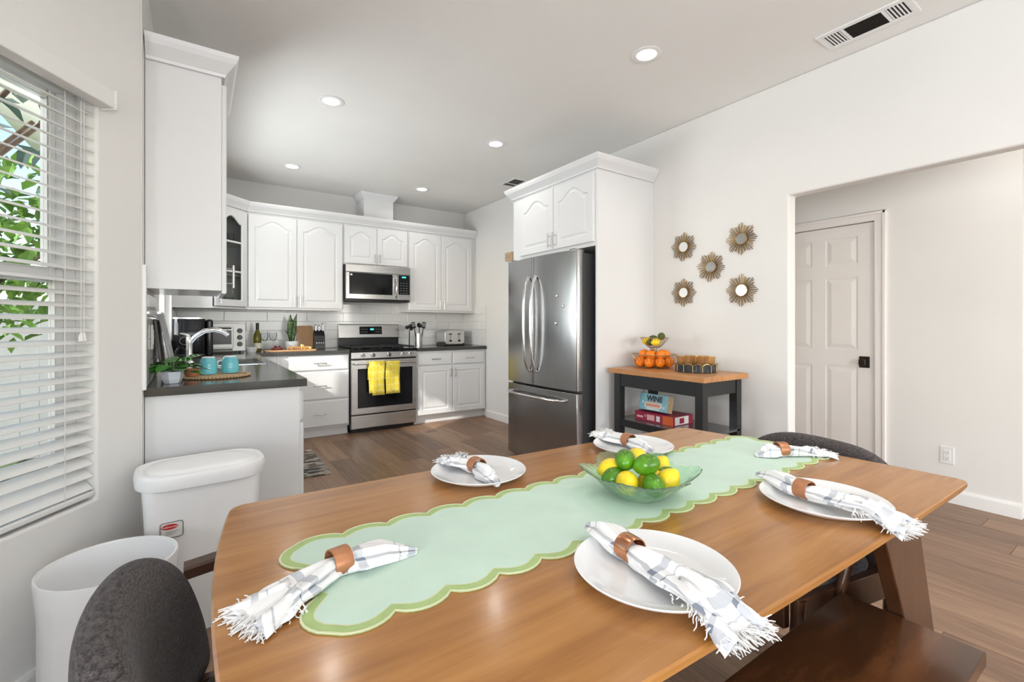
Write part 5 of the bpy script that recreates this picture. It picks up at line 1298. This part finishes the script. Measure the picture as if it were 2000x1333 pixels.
def sleaf(L, w, dx, dy, rz):
    m = MB(); rows = []
    for i in range(8):
        u = i/7; ww = w*(.55+.45*math.sin(PI*min(u*1.1, 1)))*(1-u**4)*.5+.001
        rows.append([Vector((dx*u*u*L, dy*u*u*L, .086+u*L))+Vector((math.cos(rz), math.sin(rz), 0))*k*ww+Vector((-math.sin(rz), math.cos(rz), 0))*abs(k)*ww*.35 for k in (-1, -.5, 0, .5, 1)])
    m.loft(rows, closed=False); o = m.build('leaf', 'snakeleaf', t, smooth=60); so = o.modifiers.new('thick', 'SOLIDIFY'); so.thickness = .003
sleaf(.30, .082, -.05, 0, .1); sleaf(.31, .072, .17, .02, -.3); sleaf(.24, .07, .05, -.06, .6); sleaf(.13, .036, -.55, 0, .2); sleaf(.13, .038, .5, 0, -.2); sleaf(.25, .06, .02, .04, 1.2)
t = thing('cutting_board', 'pale wooden cutting board leaning on the backsplash', 'board', (1.02, 5.655, zc))
MB().loft([[Vector((x, y, z+.135)) for x, z in rr(.085, .135, .02)] for y in (0, .018)]).build('board', 'boardwood', t, rot=(R(-14), 0, 0), smooth=35)
t = thing('knife_block', 'black knife block with steel-tipped handles', 'knife block', (1.14, 5.50, zc))
MB().prism_yz([(0, 0), (.10, 0), (.10, .18), (.06, .215), (0, .15)], -.055, .055).build('block', 'black', t, bevel=.004)
for i in range(4): 
    x = -.036+i*.024; kh = MB(); kh.box(x-.007, x+.007, -.012, .004, .075, .145); kh.build('handle', 'black', t, bevel=.003)
    MB().cyl((x, -.0005, .07), (x, -.014, .07), .006, 8).build('rivet', 'chrome', t)
for i, (x, h) in enumerate(((-.035, .085), (.0, .08), (.04, .10))):
    m = MB(); m.box(x-.009, x+.009, .045, .058, .19, .19+h); m.build('handle', 'black', t, bevel=.004); B(x-.005, x+.005, .043, .046, .205, .18+h).build('handle_strip', 'chrome', t)
# utensil crock
def crock(label, x, y, r, h, mat, seed, tools):
    t = thing('utensil_holder', label, 'utensil holder', (x, y, zc))
    MB().lathe([(.0005, .004), (r, 0), (r, h), (r-.003, h), (r-.003, .006), (.0005, .006)], 28).build('cup', mat, t, smooth=40)
    return t
crock('perforated stainless utensil holder right of the range', 2.315, 5.50, .045, .165, 'stainless', 1, 3)
m = None
uts = (('spatula', (2.30, 5.49), (-.05, -.01), 'black slotted spatula in the stainless holder'), ('ladle', (2.325, 5.515), (.01, .0), 'black ladle in the stainless holder'), ('turner', (2.335, 5.485), (.045, .01), 'black turner in the stainless holder'))
for nme, (ux, uy), (dx, dy), lab in uts:
    t = thing(nme, lab, 'utensil', (ux, uy, zc+.012)); top = (dx, dy, .225)
    MB().tube([(0, 0, 0), (dx*.6, dy*.6, .13), top], .006, 8).build('handle', 'black', t, smooth=60)
    if nme == 'ladle': MB().lathe([(.0005, -.022), (.022, -.018), (.034, .0), (.032, 0), (.02, -.014), (.0005, -.018)], 18).build('head', 'black', t, loc=(dx, dy, .255), rot=(R(70), 0, 0), smooth=50)
    else:
        m = MB()
        for q in ((-.026, -.016), (-.010, .0), (.006, .016), (.020, .026)): m.box(q[0], q[1]-.002, -.003, .003, .02, .075)
        m.box(-.026, .024, -.003, .003, .0, .02); m.box(-.026, .024, -.003, .003, .07, .08); m.build('head', 'black', t, loc=(dx, dy, .215), rot=(0, dx*4, 0), bevel=.001)
t = thing('cooking_spoon_rest', 'slim black utensil stand with a round black head beside the range', 'utensil', (2.195, 5.50, zc))
m = MB(); m.lathe([(.0005, 0), (.035, 0), (.035, .006), (.008, .012), (.007, .20), (.0005, .2)], 16); m.build('stand', 'black', t, smooth=40)
for i in range(3): a = 2.2*i+.5; MB().sphere((math.cos(a)*.03, math.sin(a)*.02, .222+.018*i), .028, 12, 8, (1, .55, .8)).build('head', 'black', t, smooth=60)
# toaster
t = thing('toaster', 'chrome four-slot toaster at the right end of the back counter', 'toaster', (2.64, 5.42, zc))
m = MB(); m.loft([[Vector((x, y, z)) for x, z in [(a+.148, b+.11) for a, b in rr(.142, .092, .04)]] for y in (0, .26)]); m.build('shell', 'nickel', t, smooth=35, bevel=.004)
B(.004, .292, .004, .256, 0, .03).build('base', 'black', t, bevel=.004)
for x in (.085, .212):
    MB().cyl((x, 0, .065), (x, -.014, .065), .014, 16).build('dial', 'black', t, smooth=40)
    B(x-.003, x+.003, -.002, .0, .09, .165).build('lever_slot', 'black', t); B(x-.018, x+.018, -.018, -.001, .145, .158).build('lever', 'black', t, bevel=.003)
    B(x-.045, x+.045, .03, .23, .2005, .2035).build('bread_slot', 'black', t)
# kitchen rug
t = tag(MB().loft([[Vector((x, y, z)) for x, y in rr(.225, .42, .03)] for z in (0, .008)]).build('kitchen_mat', 'rug', loc=(.665, 4.27, .0005)), 'patchwork grey and beige floor mat in front of the sink', 'mat')
# rear glazing frames behind the camera
m = MB()
for a in (-.7, .38, 1.46, 2.49): m.box(a, a+.06, YREAR-.08, YREAR-.03, 0, 2.15)
m.box(-.64, 2.49, YREAR-.08, YREAR-.03, 2.09, 2.15); m.box(-.64, 2.49, YREAR-.08, YREAR-.03, 0, .06)
struct('window_3', m, 'vinyl')
